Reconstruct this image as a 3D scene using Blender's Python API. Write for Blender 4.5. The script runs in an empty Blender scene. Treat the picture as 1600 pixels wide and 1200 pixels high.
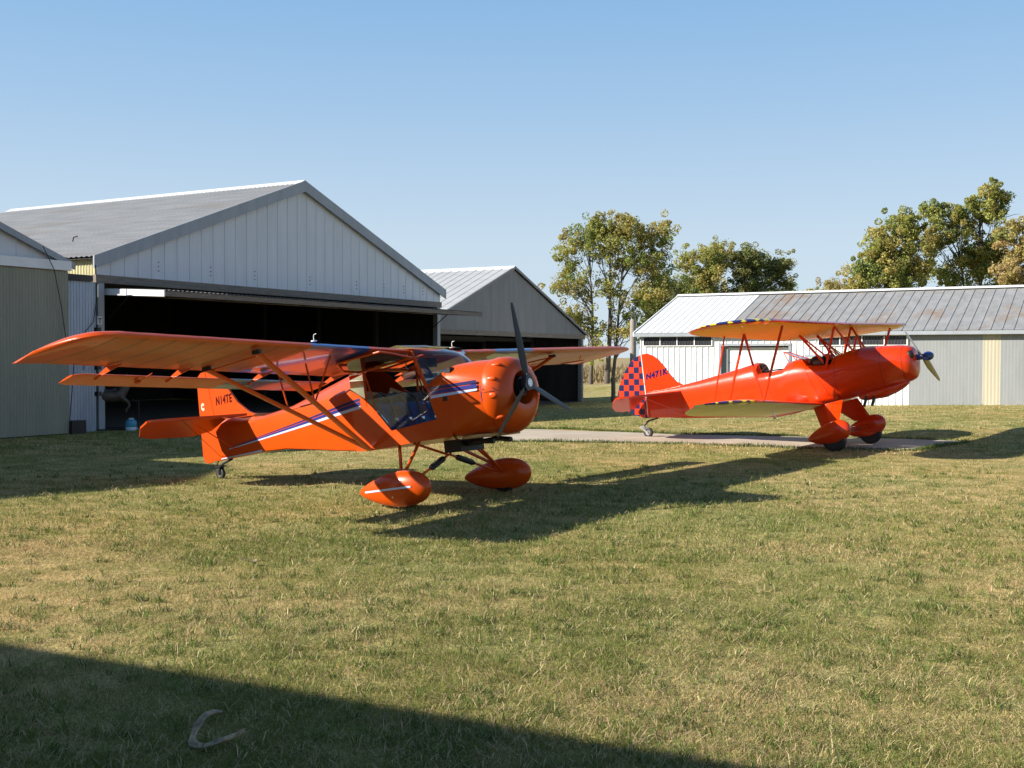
import bpy, bmesh, math, random
import numpy as np
from mathutils import Vector, Matrix, Euler
sc = bpy.context.scene
COL = sc.collection
R = math.radians
PI = math.pi
random.seed(7)
rng = np.random.default_rng(11)

# ------------------------------------------------------------------ camera, sky, sun, exposure
cam_d = bpy.data.cameras.new("camera"); cam = bpy.data.objects.new("camera", cam_d); COL.objects.link(cam)
cam_d.sensor_width = 36; cam_d.lens = 36 * 1729.47 / 1600; cam_d.clip_start = 0.05; cam_d.clip_end = 6000
cam.matrix_world = Matrix.Translation((0, 0, 1.585)) @ Matrix.Rotation(PI / 2 - 0.0242, 4, 'X') @ Matrix.Rotation(0.0024, 4, 'Z')
sc.camera = cam
SUN_EL, SUN_AZ = R(27.0), R(-168.5)          # direction towards the sun
sv = Vector((math.cos(SUN_EL) * math.cos(SUN_AZ), math.cos(SUN_EL) * math.sin(SUN_AZ), math.sin(SUN_EL)))
sun_d = bpy.data.lights.new("sun", 'SUN'); sun = bpy.data.objects.new("sun", sun_d); COL.objects.link(sun)
sun_d.energy = 5.0; sun_d.angle = R(0.55); sun_d.color = (1.0, 0.93, 0.82)
sun.rotation_euler = sv.to_track_quat('Z', 'Y').to_euler(); sun.location = (0, 0, 40)
world = bpy.data.worlds.new("World"); sc.world = world; world.use_nodes = True
wn = world.node_tree; wn.nodes.clear()
wo = wn.nodes.new('ShaderNodeOutputWorld'); wb = wn.nodes.new('ShaderNodeBackground'); ws = wn.nodes.new('ShaderNodeTexSky')
ws.sky_type = 'NISHITA'; ws.sun_disc = False; ws.sun_elevation = SUN_EL; ws.sun_rotation = PI / 2 - SUN_AZ
ws.altitude = 200; ws.air_density = 1.0; ws.dust_density = 0.1; ws.ozone_density = 3.0
wb.inputs['Strength'].default_value = 0.07
# pale autumn haze low in the sky, laid over the Nishita sky by elevation
wt = wn.nodes.new('ShaderNodeTexCoord'); wsp = wn.nodes.new('ShaderNodeSeparateXYZ'); wn.links.new(wt.outputs['Generated'], wsp.inputs[0])
wr1 = wn.nodes.new('ShaderNodeValToRGB'); wr2 = wn.nodes.new('ShaderNodeValToRGB')
for rr0, st in ((wr1, [(0, (.5, .59, .68)), (.10, (.47, .575, .675)), (.22, (.31, .47, .66)), (.34, (.19, .385, .64))]), (wr2, [(0, (.9,) * 3), (.30, (.85,) * 3), (.42, (.5,) * 3), (.62, (0,) * 3)])):
    while len(rr0.color_ramp.elements) < 4: rr0.color_ramp.elements.new(.5)
    for k, (p, c) in enumerate(st): rr0.color_ramp.elements[k].position = p; rr0.color_ramp.elements[k].color = (*c, 1)
    wn.links.new(wsp.outputs[2], rr0.inputs[0])
wv = wn.nodes.new('ShaderNodeVectorMath'); wv.operation = 'SCALE'; wv.inputs['Scale'].default_value = 9.3; wn.links.new(wr1.outputs[0], wv.inputs[0])
wm = wn.nodes.new('ShaderNodeMix'); wm.data_type = 'RGBA'; wn.links.new(wr2.outputs[0], wm.inputs[0]); wn.links.new(ws.outputs[0], wm.inputs[6]); wn.links.new(wv.outputs[0], wm.inputs[7])
wn.links.new(wm.outputs[2], wb.inputs[0]); wn.links.new(wb.outputs[0], wo.inputs[0])
sc.view_settings.view_transform = 'Standard'; sc.view_settings.look = 'None'
sc.view_settings.exposure = 0.97; sc.view_settings.gamma = 1.0; sc.view_settings.use_curve_mapping = False
sc.render.engine = 'CYCLES'
sc.cycles.max_bounces = 8; sc.cycles.transparent_max_bounces = 16

# ------------------------------------------------------------------ materials
def new_mat(name):
    m = bpy.data.materials.new(name); m.use_nodes = True
    nt = m.node_tree; nt.nodes.clear()
    out = nt.nodes.new('ShaderNodeOutputMaterial'); b = nt.nodes.new('ShaderNodeBsdfPrincipled')
    nt.links.new(b.outputs[0], out.inputs[0]); return m, nt, b, out
def setb(b, **k):
    names = dict(rough='Roughness', metal='Metallic', coat='Coat Weight', coatr='Coat Roughness', spec='Specular IOR Level')
    for a, v in k.items(): b.inputs[names[a]].default_value = v
def c4(c): return (c[0], c[1], c[2], 1)
def noise(nt, scale, detail=4, rough=.55, vec=None, dist=0):
    n = nt.nodes.new('ShaderNodeTexNoise'); n.inputs['Scale'].default_value = scale; n.inputs['Detail'].default_value = detail
    n.inputs['Roughness'].default_value = rough; n.inputs['Distortion'].default_value = dist
    if vec is not None: nt.links.new(vec, n.inputs['Vector'])
    return n
def ocoord(nt, scale=None, rot=None):
    t = nt.nodes.new('ShaderNodeTexCoord')
    if scale is None: return t.outputs['Object']
    m = nt.nodes.new('ShaderNodeMapping'); nt.links.new(t.outputs['Object'], m.inputs['Vector']); m.inputs['Scale'].default_value = scale
    if rot: m.inputs['Rotation'].default_value = rot
    return m.outputs[0]
def ramp(nt, fac, stops):
    r = nt.nodes.new('ShaderNodeValToRGB'); nt.links.new(fac, r.inputs[0])
    e = r.color_ramp.elements
    while len(e) < len(stops): e.new(.5)
    for i, (p, c) in enumerate(stops): e[i].position = p; e[i].color = c4(c) if len(c) == 3 else c
    return r
def mixc(nt, fac, a, b, mode='MIX'):
    m = nt.nodes.new('ShaderNodeMix'); m.data_type = 'RGBA'; m.blend_type = mode
    for s, v in ((m.inputs[0], fac), (m.inputs[6], a), (m.inputs[7], b)):
        if hasattr(v, 'links') or hasattr(v, 'is_linked'): nt.links.new(v, s)
        else: s.default_value = c4(v) if isinstance(v, (tuple, list)) else v
    return m.outputs[2]
def bump(nt, b, h, strength=.3, dist=.01):
    n = nt.nodes.new('ShaderNodeBump'); n.inputs['Strength'].default_value = strength; n.inputs['Distance'].default_value = dist
    nt.links.new(h, n.inputs['Height']); nt.links.new(n.outputs[0], b.inputs['Normal'])
def simple(name, col, rough=.5, metal=0, coat=0, var=.12, scale=3.0, bmp=0, **k):
    m, nt, b, o = new_mat(name); setb(b, rough=rough, metal=metal, coat=coat, **k)
    n = noise(nt, scale, 5, .6, ocoord(nt))
    lo = tuple(x * (1 - var) for x in col); hi = tuple(min(1, x * (1 + var)) for x in col)
    r = ramp(nt, n.outputs[0], [(.3, lo), (.7, hi)]); nt.links.new(r.outputs[0], b.inputs['Base Color'])
    if bmp: bump(nt, b, noise(nt, scale * 8, 4, .6, ocoord(nt)).outputs[0], bmp, .005)
    return m
def paint(name, col, rough=.28, coat=.7, dirt=.06, wav=0.12, spec=.5):
    m, nt, b, o = new_mat(name); setb(b, rough=rough, coat=coat, coatr=.06, spec=spec)
    n = noise(nt, 2.2, 5, .6, ocoord(nt)); lo = tuple(x * (1 - dirt * 1.6) for x in col)
    r = ramp(nt, n.outputs[0], [(.32, lo), (.62, col)]); nt.links.new(r.outputs[0], b.inputs['Base Color'])
    bump(nt, b, noise(nt, 3.0, 2, .5, ocoord(nt)).outputs[0], wav, .03)
    return m
M = {}
M['orange'] = paint('orange_paint', (.57, .066, .001), rough=.36, coat=.30, spec=.25)
M['under'] = paint('orange_underside_shade', (.42, .070, .008), rough=.40, coat=.12, spec=.3)  # the orange darkened and browned to paint in shade under the wing
M['redorange'] = paint('red_orange_paint', (.62, .037, .002), coat=.55, spec=.25)
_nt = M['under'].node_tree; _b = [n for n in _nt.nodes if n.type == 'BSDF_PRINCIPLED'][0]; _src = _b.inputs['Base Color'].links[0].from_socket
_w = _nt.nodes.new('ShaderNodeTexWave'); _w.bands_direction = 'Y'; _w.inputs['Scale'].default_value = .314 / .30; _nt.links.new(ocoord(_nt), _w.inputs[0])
_nt.links.new(mixc(_nt, 1.0, _src, ramp(_nt, _w.outputs[0], [(.03, (.62, .62, .62)), (.10, (1, 1, 1))]).outputs[0], 'MULTIPLY'), _b.inputs['Base Color'])  # darker bands painted into the colour for rib shadows through the fabric
M['regblue'] = simple('dark_blue_lettering', (.010, .010, .075), .9, var=.1, spec=.1)
M['blue'] = paint('blue_paint', (.012, .075, .36))
M['ltblue'] = paint('light_blue_paint', (.50, .62, .85))
M['navy'] = paint('navy_paint', (.025, .025, .12))
M['violet'] = paint('violet_blue_paint', (.03, .035, .22))
M['yellow'] = paint('yellow_paint', (.86, .58, .03))
M['yellowu'] = paint('yellow_fabric', (.84, .56, .03), rough=.6, coat=.05)
M['creamu'] = paint('pale_yellow_fabric', (.78, .72, .38), rough=.6, coat=.05)
M['cream'] = paint('cream_fabric', (.80, .74, .55), coat=.4)
M['white'] = simple('white_paint', (.78, .78, .76), .4, var=.05)
M['black'] = simple('black_rubber', (.012, .012, .013), .55, var=.3)
M['blackgloss'] = simple('black_composite', (.007, .008, .010), .45, coat=.1, var=.2)
M['dark'] = simple('dark_metal', (.03, .03, .032), .45, metal=.5, var=.3)
M['alu'] = simple('aluminium', (.6, .6, .6), .3, metal=1, var=.1)
M['seatblue'] = simple('blue_seat_cloth', (.06, .17, .38), .85, var=.2, scale=30, bmp=.3)
M['seatgrey'] = simple('grey_seat_cloth', (.09, .085, .08), .9, var=.25, scale=20, bmp=.3)
M['tan'] = simple('tan_plywood', (.5, .3, .12), .6, var=.2)
M['maroon'] = simple('dark_red_lettering', (.045, .004, .004), .9, var=.1, spec=.1)
M['patchred'] = simple('red_patch', (.22, .07, .08), .8, var=.5, scale=60)
M['darkwin'] = simple('dark_panelling', (.035, .035, .04), .25, var=.4, scale=20)
M['propwood'] = simple('varnished_wood_propeller', (.30, .20, .045), .3, coat=.6, var=.3, scale=8)
M['spinner'] = paint('dark_blue_spinner', (.01, .03, .16))
M['jugblue'] = simple('teal_jug_plastic', (.06, .30, .42), .4, var=.1)
M['jugwhite'] = simple('pale_jug_plastic', (.55, .62, .68), .4, var=.08)
M['horse'] = simple('brown_horse_plastic', (.075, .052, .034), .5, var=.35, scale=6)
M['bone'] = simple('bleached_husk', (.36, .27, .16), .85, var=.7, scale=22, bmp=.9)

def glass(name, tint=(.85, .9, .95), refl=1.0):
    m = bpy.data.materials.new(name); m.use_nodes = True; nt = m.node_tree; nt.nodes.clear()
    o = nt.nodes.new('ShaderNodeOutputMaterial'); t = nt.nodes.new('ShaderNodeBsdfTransparent'); g = nt.nodes.new('ShaderNodeBsdfGlossy')
    t.inputs[0].default_value = c4(tint); g.inputs['Roughness'].default_value = .03
    f = nt.nodes.new('ShaderNodeFresnel'); f.inputs[0].default_value = 1.5
    x = nt.nodes.new('ShaderNodeMixShader'); ml = nt.nodes.new('ShaderNodeMath'); ml.operation = 'MULTIPLY'; ml.inputs[1].default_value = refl
    nt.links.new(f.outputs[0], ml.inputs[0]); nt.links.new(ml.outputs[0], x.inputs[0]); nt.links.new(t.outputs[0], x.inputs[1]); nt.links.new(g.outputs[0], x.inputs[2])
    nt.links.new(x.outputs[0], o.inputs[0]); return m
M['glass'] = glass('clear_plexiglass', refl=1.6)
M['smoke'] = glass('smoked_plexiglass', (.42, .46, .52))

def sheet(name, base, rust=(.30, .14, .05), rust_amt=0.0, rough=.45, metal=.0, streak=(1, 1, .15), var=.15, dirt=None, low=None):
    """painted or galvanised sheet metal with streaks and rust patches"""
    m, nt, b, o = new_mat(name); setb(b, rough=rough, metal=metal)
    v = ocoord(nt, streak); n = noise(nt, 3.5, 6, .65, v)
    r = ramp(nt, n.outputs[0], [(.3, tuple(x * (1 - var) for x in base)), (.7, tuple(min(1, x * (1 + var * .6)) for x in base))])
    col = r.outputs[0]
    if rust_amt > 0:
        n2 = noise(nt, .9, 7, .68, ocoord(nt, (streak[0] * .9, streak[1] * .9, streak[2] * 2)))
        f = ramp(nt, n2.outputs[0], [(.62 - rust_amt, (0, 0, 0)), (.74 - rust_amt * .7, (1, 1, 1))])
        ml = nt.nodes.new('ShaderNodeMath'); ml.operation = 'MULTIPLY'; ml.inputs[1].default_value = .75; nt.links.new(f.outputs[0], ml.inputs[0])
        col = mixc(nt, ml.outputs[0], col, rust)
    nt.links.new(col, b.inputs['Base Color'])
    bump(nt, b, n.outputs[0], .15, .01); return m
M['sid_white'] = sheet('white_siding', (.60, .63, .66), var=.08)
M['sid_bright'] = sheet('bright_white_siding', (.80, .81, .80), var=.04)
M['sid_grey'] = sheet('weathered_grey_siding', (.19, .19, .195), var=.2, rust_amt=.0)
M['galv'] = sheet('galvanised_panels', (.265, .28, .285), var=.12, metal=.15, rough=.5)
M['galvblue'] = sheet('shiny_galvanised_sheet', (.34, .40, .48), var=.2, metal=.5, rough=.35)
M['fiber'] = sheet('yellowed_fibreglass', (.31, .30, .225), var=.12, rough=.6)
M['fiberp'] = sheet('pale_yellow_fibreglass', (.42, .39, .29), var=.1, rough=.6)
M['fibery'] = sheet('yellow_fibreglass', (.62, .56, .32), var=.12, rough=.6)
M['roof_grey'] = sheet('weathered_roof_sheet', (.36, .36, .355), rust_amt=.09, rust=(.29, .25, .20), rough=.5, metal=.2, streak=(1.6, .22, .5), var=.25)
M['roof_rib'] = sheet('ribbed_roof_sheet', (.46, .47, .47), rust_amt=.0, rough=.5, metal=.2, streak=(1, .3, .3), var=.15)
M['roof_white'] = sheet('white_roof_sheet', (.62, .64, .66), var=.05, rough=.4, streak=(1, .3, .3))
M['roof_rust'] = sheet('rusty_galvanised_roof', (.34, .34, .335), rust=(.31, .19, .10), rust_amt=.088, rough=.5, metal=.25, streak=(1.1, .6, .6), var=.2)
M['trim'] = sheet('grey_metal_trim', (.30, .33, .36), var=.15, rough=.45)
M['ridge'] = sheet('bright_ridge_cap', (.75, .76, .76), var=.06, rough=.3)
def wood(name, col, var=.35):
    m, nt, b, o = new_mat(name); setb(b, rough=.8)
    n = noise(nt, 6, 7, .7, ocoord(nt, (.6, 6, 6))); r = ramp(nt, n.outputs[0], [(.3, tuple(x * (1 - var) for x in col)), (.7, tuple(x * (1 + var) for x in col))])
    nt.links.new(r.outputs[0], b.inputs['Base Color']); bump(nt, b, n.outputs[0], .5, .01); return m
M['wood'] = wood('weathered_wood', (.20, .165, .13)); M['wooddark'] = wood('dark_wood', (.06, .055, .05)); M['postwood'] = wood('grey_post_wood', (.26, .23, .20))
def bark():
    m, nt, b, o = new_mat('tree_bark'); setb(b, rough=.9)
    n = noise(nt, 5, 6, .7, ocoord(nt, (1, 1, .25))); r = ramp(nt, n.outputs[0], [(.3, (.05, .042, .035)), (.7, (.17, .145, .12))])
    nt.links.new(r.outputs[0], b.inputs['Base Color']); bump(nt, b, n.outputs[0], .8, .05); return m
M['bark'] = bark()
def concrete():
    m, nt, b, o = new_mat('concrete_slab'); setb(b, rough=.85)
    n = noise(nt, .8, 8, .6, ocoord(nt)); n2 = noise(nt, 40, 3, .6, ocoord(nt))
    r = ramp(nt, n.outputs[0], [(.3, (.38, .32, .24)), (.7, (.55, .47, .36))])
    r2 = ramp(nt, n2.outputs[0], [(.3, (.8, .8, .8)), (.7, (1.05, 1.05, 1.05))])
    nt.links.new(mixc(nt, 1.0, r.outputs[0], r2.outputs[0], 'MULTIPLY'), b.inputs['Base Color']); bump(nt, b, n2.outputs[0], .3, .004); return m
M['concrete'] = concrete()
M['inner_shade'] = sheet('hangar_interior_shade', (.022, .021, .02), var=.5, rough=.8)  # near-black colour standing for the darkness inside the hangars
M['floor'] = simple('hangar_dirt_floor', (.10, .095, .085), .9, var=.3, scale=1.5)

def attr_mat(name, transl=.3, rough=.6, spec=.3):
    m = bpy.data.materials.new(name); m.use_nodes = True; nt = m.node_tree; nt.nodes.clear()
    o = nt.nodes.new('ShaderNodeOutputMaterial'); b = nt.nodes.new('ShaderNodeBsdfPrincipled'); t = nt.nodes.new('ShaderNodeBsdfTranslucent')
    a = nt.nodes.new('ShaderNodeAttribute'); a.attribute_name = 'tint'; x = nt.nodes.new('ShaderNodeMixShader'); x.inputs[0].default_value = transl
    nt.links.new(a.outputs['Color'], b.inputs['Base Color']); nt.links.new(a.outputs['Color'], t.inputs['Color'])
    b.inputs['Roughness'].default_value = rough; b.inputs['Specular IOR Level'].default_value = spec
    nt.links.new(b.outputs[0], x.inputs[1]); nt.links.new(t.outputs[0], x.inputs[2]); nt.links.new(x.outputs[0], o.inputs[0]); return m
M['leaf'] = attr_mat('leaves', .45); M['blade'] = attr_mat('grass_blades', .30, .75, .10)

# ------------------------------------------------------------------ mesh helpers
class MB:
    def __init__(s): s.v = []; s.f = []; s.m = []; s.mats = []; s.cur = 0
    def mat(s, m):
        if m not in s.mats: s.mats.append(m)
        s.cur = s.mats.index(m); return s
    def add(s, vs, fs):
        n = len(s.v); s.v += [tuple(p) for p in vs]
        for f in fs: s.f.append(tuple(i + n for i in f)); s.m.append(s.cur)
        return s
    def box(s, x0, x1, y0, y1, z0, z1):
        v = [(x, y, z) for z in (z0, z1) for (x, y) in ((x0, y0), (x1, y0), (x1, y1), (x0, y1))]
        return s.add(v, [(3, 2, 1, 0), (4, 5, 6, 7), (0, 1, 5, 4), (1, 2, 6, 5), (2, 3, 7, 6), (3, 0, 4, 7)])
    def beam(s, a, b, w, h, up=(0, 0, 1)):
        a, b = Vector(a), Vector(b); d = (b - a).normalized(); sd = d.cross(Vector(up)).normalized(); u = sd.cross(d)
        v = []
        for p in (a, b):
            for (i, j) in ((-1, -1), (1, -1), (1, 1), (-1, 1)): v.append(p + sd * (i * w / 2) + u * (j * h / 2))
        return s.add(v, [(3, 2, 1, 0), (4, 5, 6, 7), (0, 1, 5, 4), (1, 2, 6, 5), (2, 3, 7, 6), (3, 0, 4, 7)])
    def tube(s, pts, rad, n=10, cap=True, flat=None):
        """round tube; flat=(axis vector, ratio) squeezes it into a streamlined section"""
        pts = [Vector(p) for p in pts]
        rads = rad if isinstance(rad, (list, tuple)) else [rad] * len(pts)
        rings = []; prev = None
        for i, p in enumerate(pts):
            d = (pts[min(i + 1, len(pts) - 1)] - pts[max(i - 1, 0)])
            if d.length < 1e-9: d = Vector((0, 0, 1))
            d.normalize()
            if flat: ref = Vector(flat[0])
            elif prev is not None: ref = prev
            else: ref = Vector((0, 0, 1)) if abs(d.z) < .9 else Vector((1, 0, 0))
            a = (ref - d * ref.dot(d)).normalized(); b = d.cross(a); prev = a
            k = flat[1] if flat else 1
            rings.append([p + a * (rads[i] * math.cos(t)) + b * (rads[i] * k * math.sin(t)) for t in [2 * PI * j / n for j in range(n)]])
        return s.rings(rings, cap, cap)
    def rings(s, rings, cap0=True, cap1=True, closed=True):
        n = len(rings[0]); v = [p for r in rings for p in r]; f = []
        for i in range(len(rings) - 1):
            for j in range(n if closed else n - 1):
                k = (j + 1) % n; f.append((i * n + j, i * n + k, (i + 1) * n + k, (i + 1) * n + j))
        if cap0: f.append(tuple(range(n - 1, -1, -1)))
        if cap1: f.append(tuple((len(rings) - 1) * n + j for j in range(n)))
        return s.add(v, f)
    def prism(s, poly, to3a, to3b):
        n = len(poly); v = [to3a(*p) for p in poly] + [to3b(*p) for p in poly]
        return s.add(v, [tuple(range(n - 1, -1, -1)), tuple(range(n, 2 * n))] + [(i, (i + 1) % n, n + (i + 1) % n, n + i) for i in range(n)])
    def ball(s, c, r, nu=16, nv=10, fn=None):
        if not isinstance(r, (tuple, list)): r = (r, r, r)
        rings = []
        for i in range(nv + 1):
            t = PI * (i + 1e-3) / (nv + 2e-3) ; st, ct = math.sin(t), math.cos(t)
            rings.append([(c[0] + r[0] * ct, c[1] + r[1] * st * math.cos(2 * PI * j / nu), c[2] + r[2] * st * math.sin(2 * PI * j / nu)) for j in range(nu)])
        return s.rings(rings)
    def build(s, name, parent=None, sharp=35, off=None, mat=None):
        me = bpy.data.meshes.new(name)
        v = s.v if off is None else [(p[0] - off[0], p[1] - off[1], p[2] - off[2]) for p in s.v]
        me.from_pydata(v, [], s.f)
        for m in (s.mats or [mat]): me.materials.append(M[m] if isinstance(m, str) else m)
        if s.mats: me.polygons.foreach_set('material_index', s.m)
        bm = bmesh.new(); bm.from_mesh(me); bmesh.ops.recalc_face_normals(bm, faces=bm.faces); bm.to_mesh(me); bm.free()
        if sharp:
            me.polygons.foreach_set('use_smooth', [True] * len(me.polygons)); me.set_sharp_from_angle(angle=R(sharp))
        me.update()
        o = bpy.data.objects.new(name, me); COL.objects.link(o)
        if parent: o.parent = parent
        return o
def tag(o, label=None, cat=None, group=None, kind=None):
    if label: o['label'] = label
    if cat: o['category'] = cat
    if group: o['group'] = group
    if kind: o['kind'] = kind
    return o
def empty(name, loc=(0, 0, 0), rot=(0, 0, 0), label=None, cat=None, group=None):
    o = bpy.data.objects.new(name, None); o.empty_display_size = .3; COL.objects.link(o); o.location = loc; o.rotation_euler = rot
    return tag(o, label, cat, group)
def np_mesh(name, verts, quads, tint=None, mat=None, parent=None, tris=None):
    me = bpy.data.meshes.new(name); nv = len(verts); nq = len(quads); nt_ = 0 if tris is None else len(tris)
    me.vertices.add(nv); me.vertices.foreach_set('co', verts.astype(np.float32).ravel())
    loops = quads.ravel() if nt_ == 0 else np.concatenate([quads.ravel(), tris.ravel()])
    me.loops.add(len(loops)); me.loops.foreach_set('vertex_index', loops.astype(np.int32))
    st = np.arange(nq) * 4
    if nt_: st = np.concatenate([st, nq * 4 + np.arange(nt_) * 3])
    me.polygons.add(nq + nt_); me.polygons.foreach_set('loop_start', st.astype(np.int32))
    if tint is not None:
        a = me.color_attributes.new('tint', 'FLOAT_COLOR', 'POINT')
        a.data.foreach_set('color', np.concatenate([tint, np.ones((nv, 1))], 1).astype(np.float32).ravel())
    me.update(calc_edges=True); me.validate()
    if mat: me.materials.append(M[mat])
    o = bpy.data.objects.new(name, me); COL.objects.link(o)
    if parent: o.parent = parent
    return o
def text_obj(s, name, size, to_world, mat, parent, bold=0.0, shear=0.0, extr=.002, xs=1.0):
    """flat lettering as mesh; to_world maps (x,y) text coordinates to body coordinates"""
    cu = bpy.data.curves.new('txt', 'FONT'); cu.body = s; cu.size = size; cu.offset = bold; cu.shear = shear; cu.space_character = 1.14; cu.resolution_u = 3
    t = bpy.data.objects.new('txt', cu); COL.objects.link(t)
    dg = bpy.context.evaluated_depsgraph_get(); dg.update(); me = bpy.data.meshes.new_from_object(t.evaluated_get(dg))
    bpy.data.objects.remove(t)
    for v in me.vertices: v.co = to_world(v.co.x * xs, v.co.y)
    me.name = name; me.materials.clear(); me.materials.append(M[mat]); o = bpy.data.objects.new(name, me); COL.objects.link(o); o.parent = parent
    return o
def lerp(a, b, t): return a + (b - a) * t
def interp(x, xs, ys):
    return float(np.interp(x, xs, ys))

# ------------------------------------------------------------------ ground
HYAW = 1.0535
HD = (math.cos(HYAW), math.sin(HYAW)); HB = (-math.sin(HYAW), math.cos(HYAW))      # along the hangar fronts / back into them
def sstep(a, b, x): t = np.clip((x - a) / (b - a), 0, 1); return t * t * (3 - 2 * t)
def gz(x, y):
    x = np.asarray(x, float); y = np.asarray(y, float)
    s = (x - 4.27) * .866 - (y - 36.84) * .5
    a = .025 * np.clip(s - .5, 0, 14) * sstep(21, 29, y) * (1 - sstep(120, 300, y))
    b = -.28 * sstep(33, 42, y) * (1 - sstep(1.5, 6, x - (y - 40) * .1)) * (1 - sstep(60, 110, y))
    c = .012 * (np.sin(x * 1.3 + y * .4) + np.sin(y * 1.1 - x * .6)) * np.exp(-((np.hypot(x, y) - 6) / 9) ** 2) * (1 - sstep(9, 10.5, np.hypot(x, y)))
    return a + b + c
def make_ground():
    xs = np.concatenate([[-3000, -1200, -500, -250, -140, -90, -60], np.arange(-45, 45.01, .75), [60, 90, 140, 250, 500, 1200, 3000]])
    ys = np.concatenate([[-400, -120, -50, -20, -8], np.arange(-4, 60.01, .75), np.arange(64, 130, 5), [150, 200, 300, 500, 900, 1800, 4000]])
    X, Y = np.meshgrid(xs, ys); Z = gz(X, Y); v = np.stack([X, Y, Z], -1).reshape(-1, 3)
    nx, ny = len(xs), len(ys); i, j = np.meshgrid(np.arange(nx - 1), np.arange(ny - 1)); a = (j * nx + i).ravel()
    q = np.stack([a, a + 1, a + nx + 1, a + nx], 1)
    m, nt, b, o = new_mat('lawn_soil'); setb(b, rough=.95, spec=.1)
    t = nt.nodes.new('ShaderNodeNewGeometry').outputs['Position']
    big = noise(nt, .35, 5, .6, t); mid = noise(nt, 2.2, 6, .65, t, .6); fine = noise(nt, 26, 4, .7, t); vfine = noise(nt, 120, 3, .7, t)
    base = ramp(nt, mid.outputs[0], [(.30, (.15, .16, .05)), (.44, (.26, .24, .095)), (.56, (.40, .33, .17)), (.72, (.54, .43, .24))]).outputs[0]
    bg = ramp(nt, big.outputs[0], [(.38, (.78, .92, .72)), (.62, (1.2, 1.06, .92))]).outputs[0]
    col = mixc(nt, 1.0, base, bg, 'MULTIPLY')
    col = mixc(nt, 1.0, col, ramp(nt, fine.outputs[0], [(.3, (.55, .58, .5)), (.7, (1.4, 1.35, 1.3))]).outputs[0], 'MULTIPLY')
    col = mixc(nt, 1.0, col, ramp(nt, vfine.outputs[0], [(.3, (.6, .6, .6)), (.7, (1.35, 1.35, 1.35))]).outputs[0], 'MULTIPLY')
    # far field: dry crop land beyond the lawn, a worn track at its edge
    sp = nt.nodes.new('ShaderNodeSeparateXYZ'); nt.links.new(t, sp.inputs[0])
    f = ramp(nt, sp.outputs[1], [(0, (0, 0, 0)), (1, (1, 1, 1))])
    mr = nt.nodes.new('ShaderNodeMapRange'); mr.inputs[1].default_value = 72; mr.inputs[2].default_value = 76; nt.links.new(sp.outputs[1], mr.inputs[0])
    col = mixc(nt, mr.outputs[0], col, ramp(nt, noise(nt, .5, 5, .6, t).outputs[0], [(.3, (.26, .20, .10)), (.7, (.40, .31, .17))]).outputs[0])
    for a0, a1, cc in ((69.0, 71.5, (.42, .38, .31)), (50, 60, (.36, .30, .15))):
        g1 = nt.nodes.new('ShaderNodeMath'); g1.operation = 'COMPARE'; g1.inputs[1].default_value = (a0 + a1) / 2; g1.inputs[2].default_value = (a1 - a0) / 2
        nt.links.new(sp.outputs[1], g1.inputs[0])
        g2 = nt.nodes.new('ShaderNodeMath'); g2.operation = 'MULTIPLY'; nt.links.new(g1.outputs[0], g2.inputs[0])
        nt.links.new(ramp(nt, noise(nt, .9, 4, .7, t).outputs[0], [(.35, (.1, .1, .1)), (.65, (.9, .9, .9))]).outputs[0], g2.inputs[1])
        col = mixc(nt, g2.outputs[0], col, cc)
    nt.links.new(col, b.inputs['Base Color']); bump(nt, b, fine.outputs[0], .8, .04)
    M['ground'] = m
    o = np_mesh('ground', v, q, mat='ground'); o.data.polygons.foreach_set('use_smooth', [True] * len(o.data.polygons)); o['kind'] = 'structure'
make_ground()

# concrete taxi strip (real slab, 4 mm proud)
STRIP = [(-1.2, 20.6), (.4, 20.75), (3.1, 20.3), (5.0, 19.35), (6.9, 18.9), (8.6, 20.9), (7.6, 21.5), (6.0, 21.9), (3.2, 22.7), (1.0, 24.1), (-.8, 24.1)]
def pip(x, y, poly):
    x = np.asarray(x); y = np.asarray(y); c = np.zeros(x.shape, bool); n = len(poly)
    for i in range(n):
        x0, y0 = poly[i]; x1, y1 = poly[(i + 1) % n]
        if y0 == y1: continue
        c ^= ((y0 > y) != (y1 > y)) & (x < (x1 - x0) * (y - y0) / (y1 - y0) + x0)
    return c
mb = MB().mat('concrete'); mb.prism(STRIP, lambda x, y: (x, y, -.05), lambda x, y: (x, y, .022))
tag(mb.build('concrete_strip', sharp=30), kind='structure')

# ------------------------------------------------------------------ sheet metal buildings
def panel(mb, P, u0, u1, bot, top, pitch, amp, style='corr', out=1, both=True):
    """vertical sheet in the plane P(u,z,d); bot/top are functions of u; 'corr' = wavy, 'rib' = flat pans with narrow ribs"""
    us = []
    if style == 'corr':
        n = max(2, int(round((u1 - u0) / pitch)) * 4)
        for i in range(n + 1):
            u = lerp(u0, u1, i / n); us.append((u, amp * math.sin(i * PI / 2 + .3)))
    else:
        n = max(1, int(round((u1 - u0) / pitch))); w = (u1 - u0) / n
        rb = min(.018, w * .12)
        for i in range(n):
            a = u0 + i * w
            us += [(a, 0), (a + rb * .3, amp), (a + rb * 1.3, amp), (a + rb * 1.6, 0)]
        us.append((u1, 0))
    v = []; f = []
    for (u, d) in us: v += [P(u, bot(u), d * out), P(u, top(u), d * out)]
    for i in range(len(us) - 1): f.append((2 * i, 2 * i + 2, 2 * i + 3, 2 * i + 1))
    mb.add(v, f)
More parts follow.
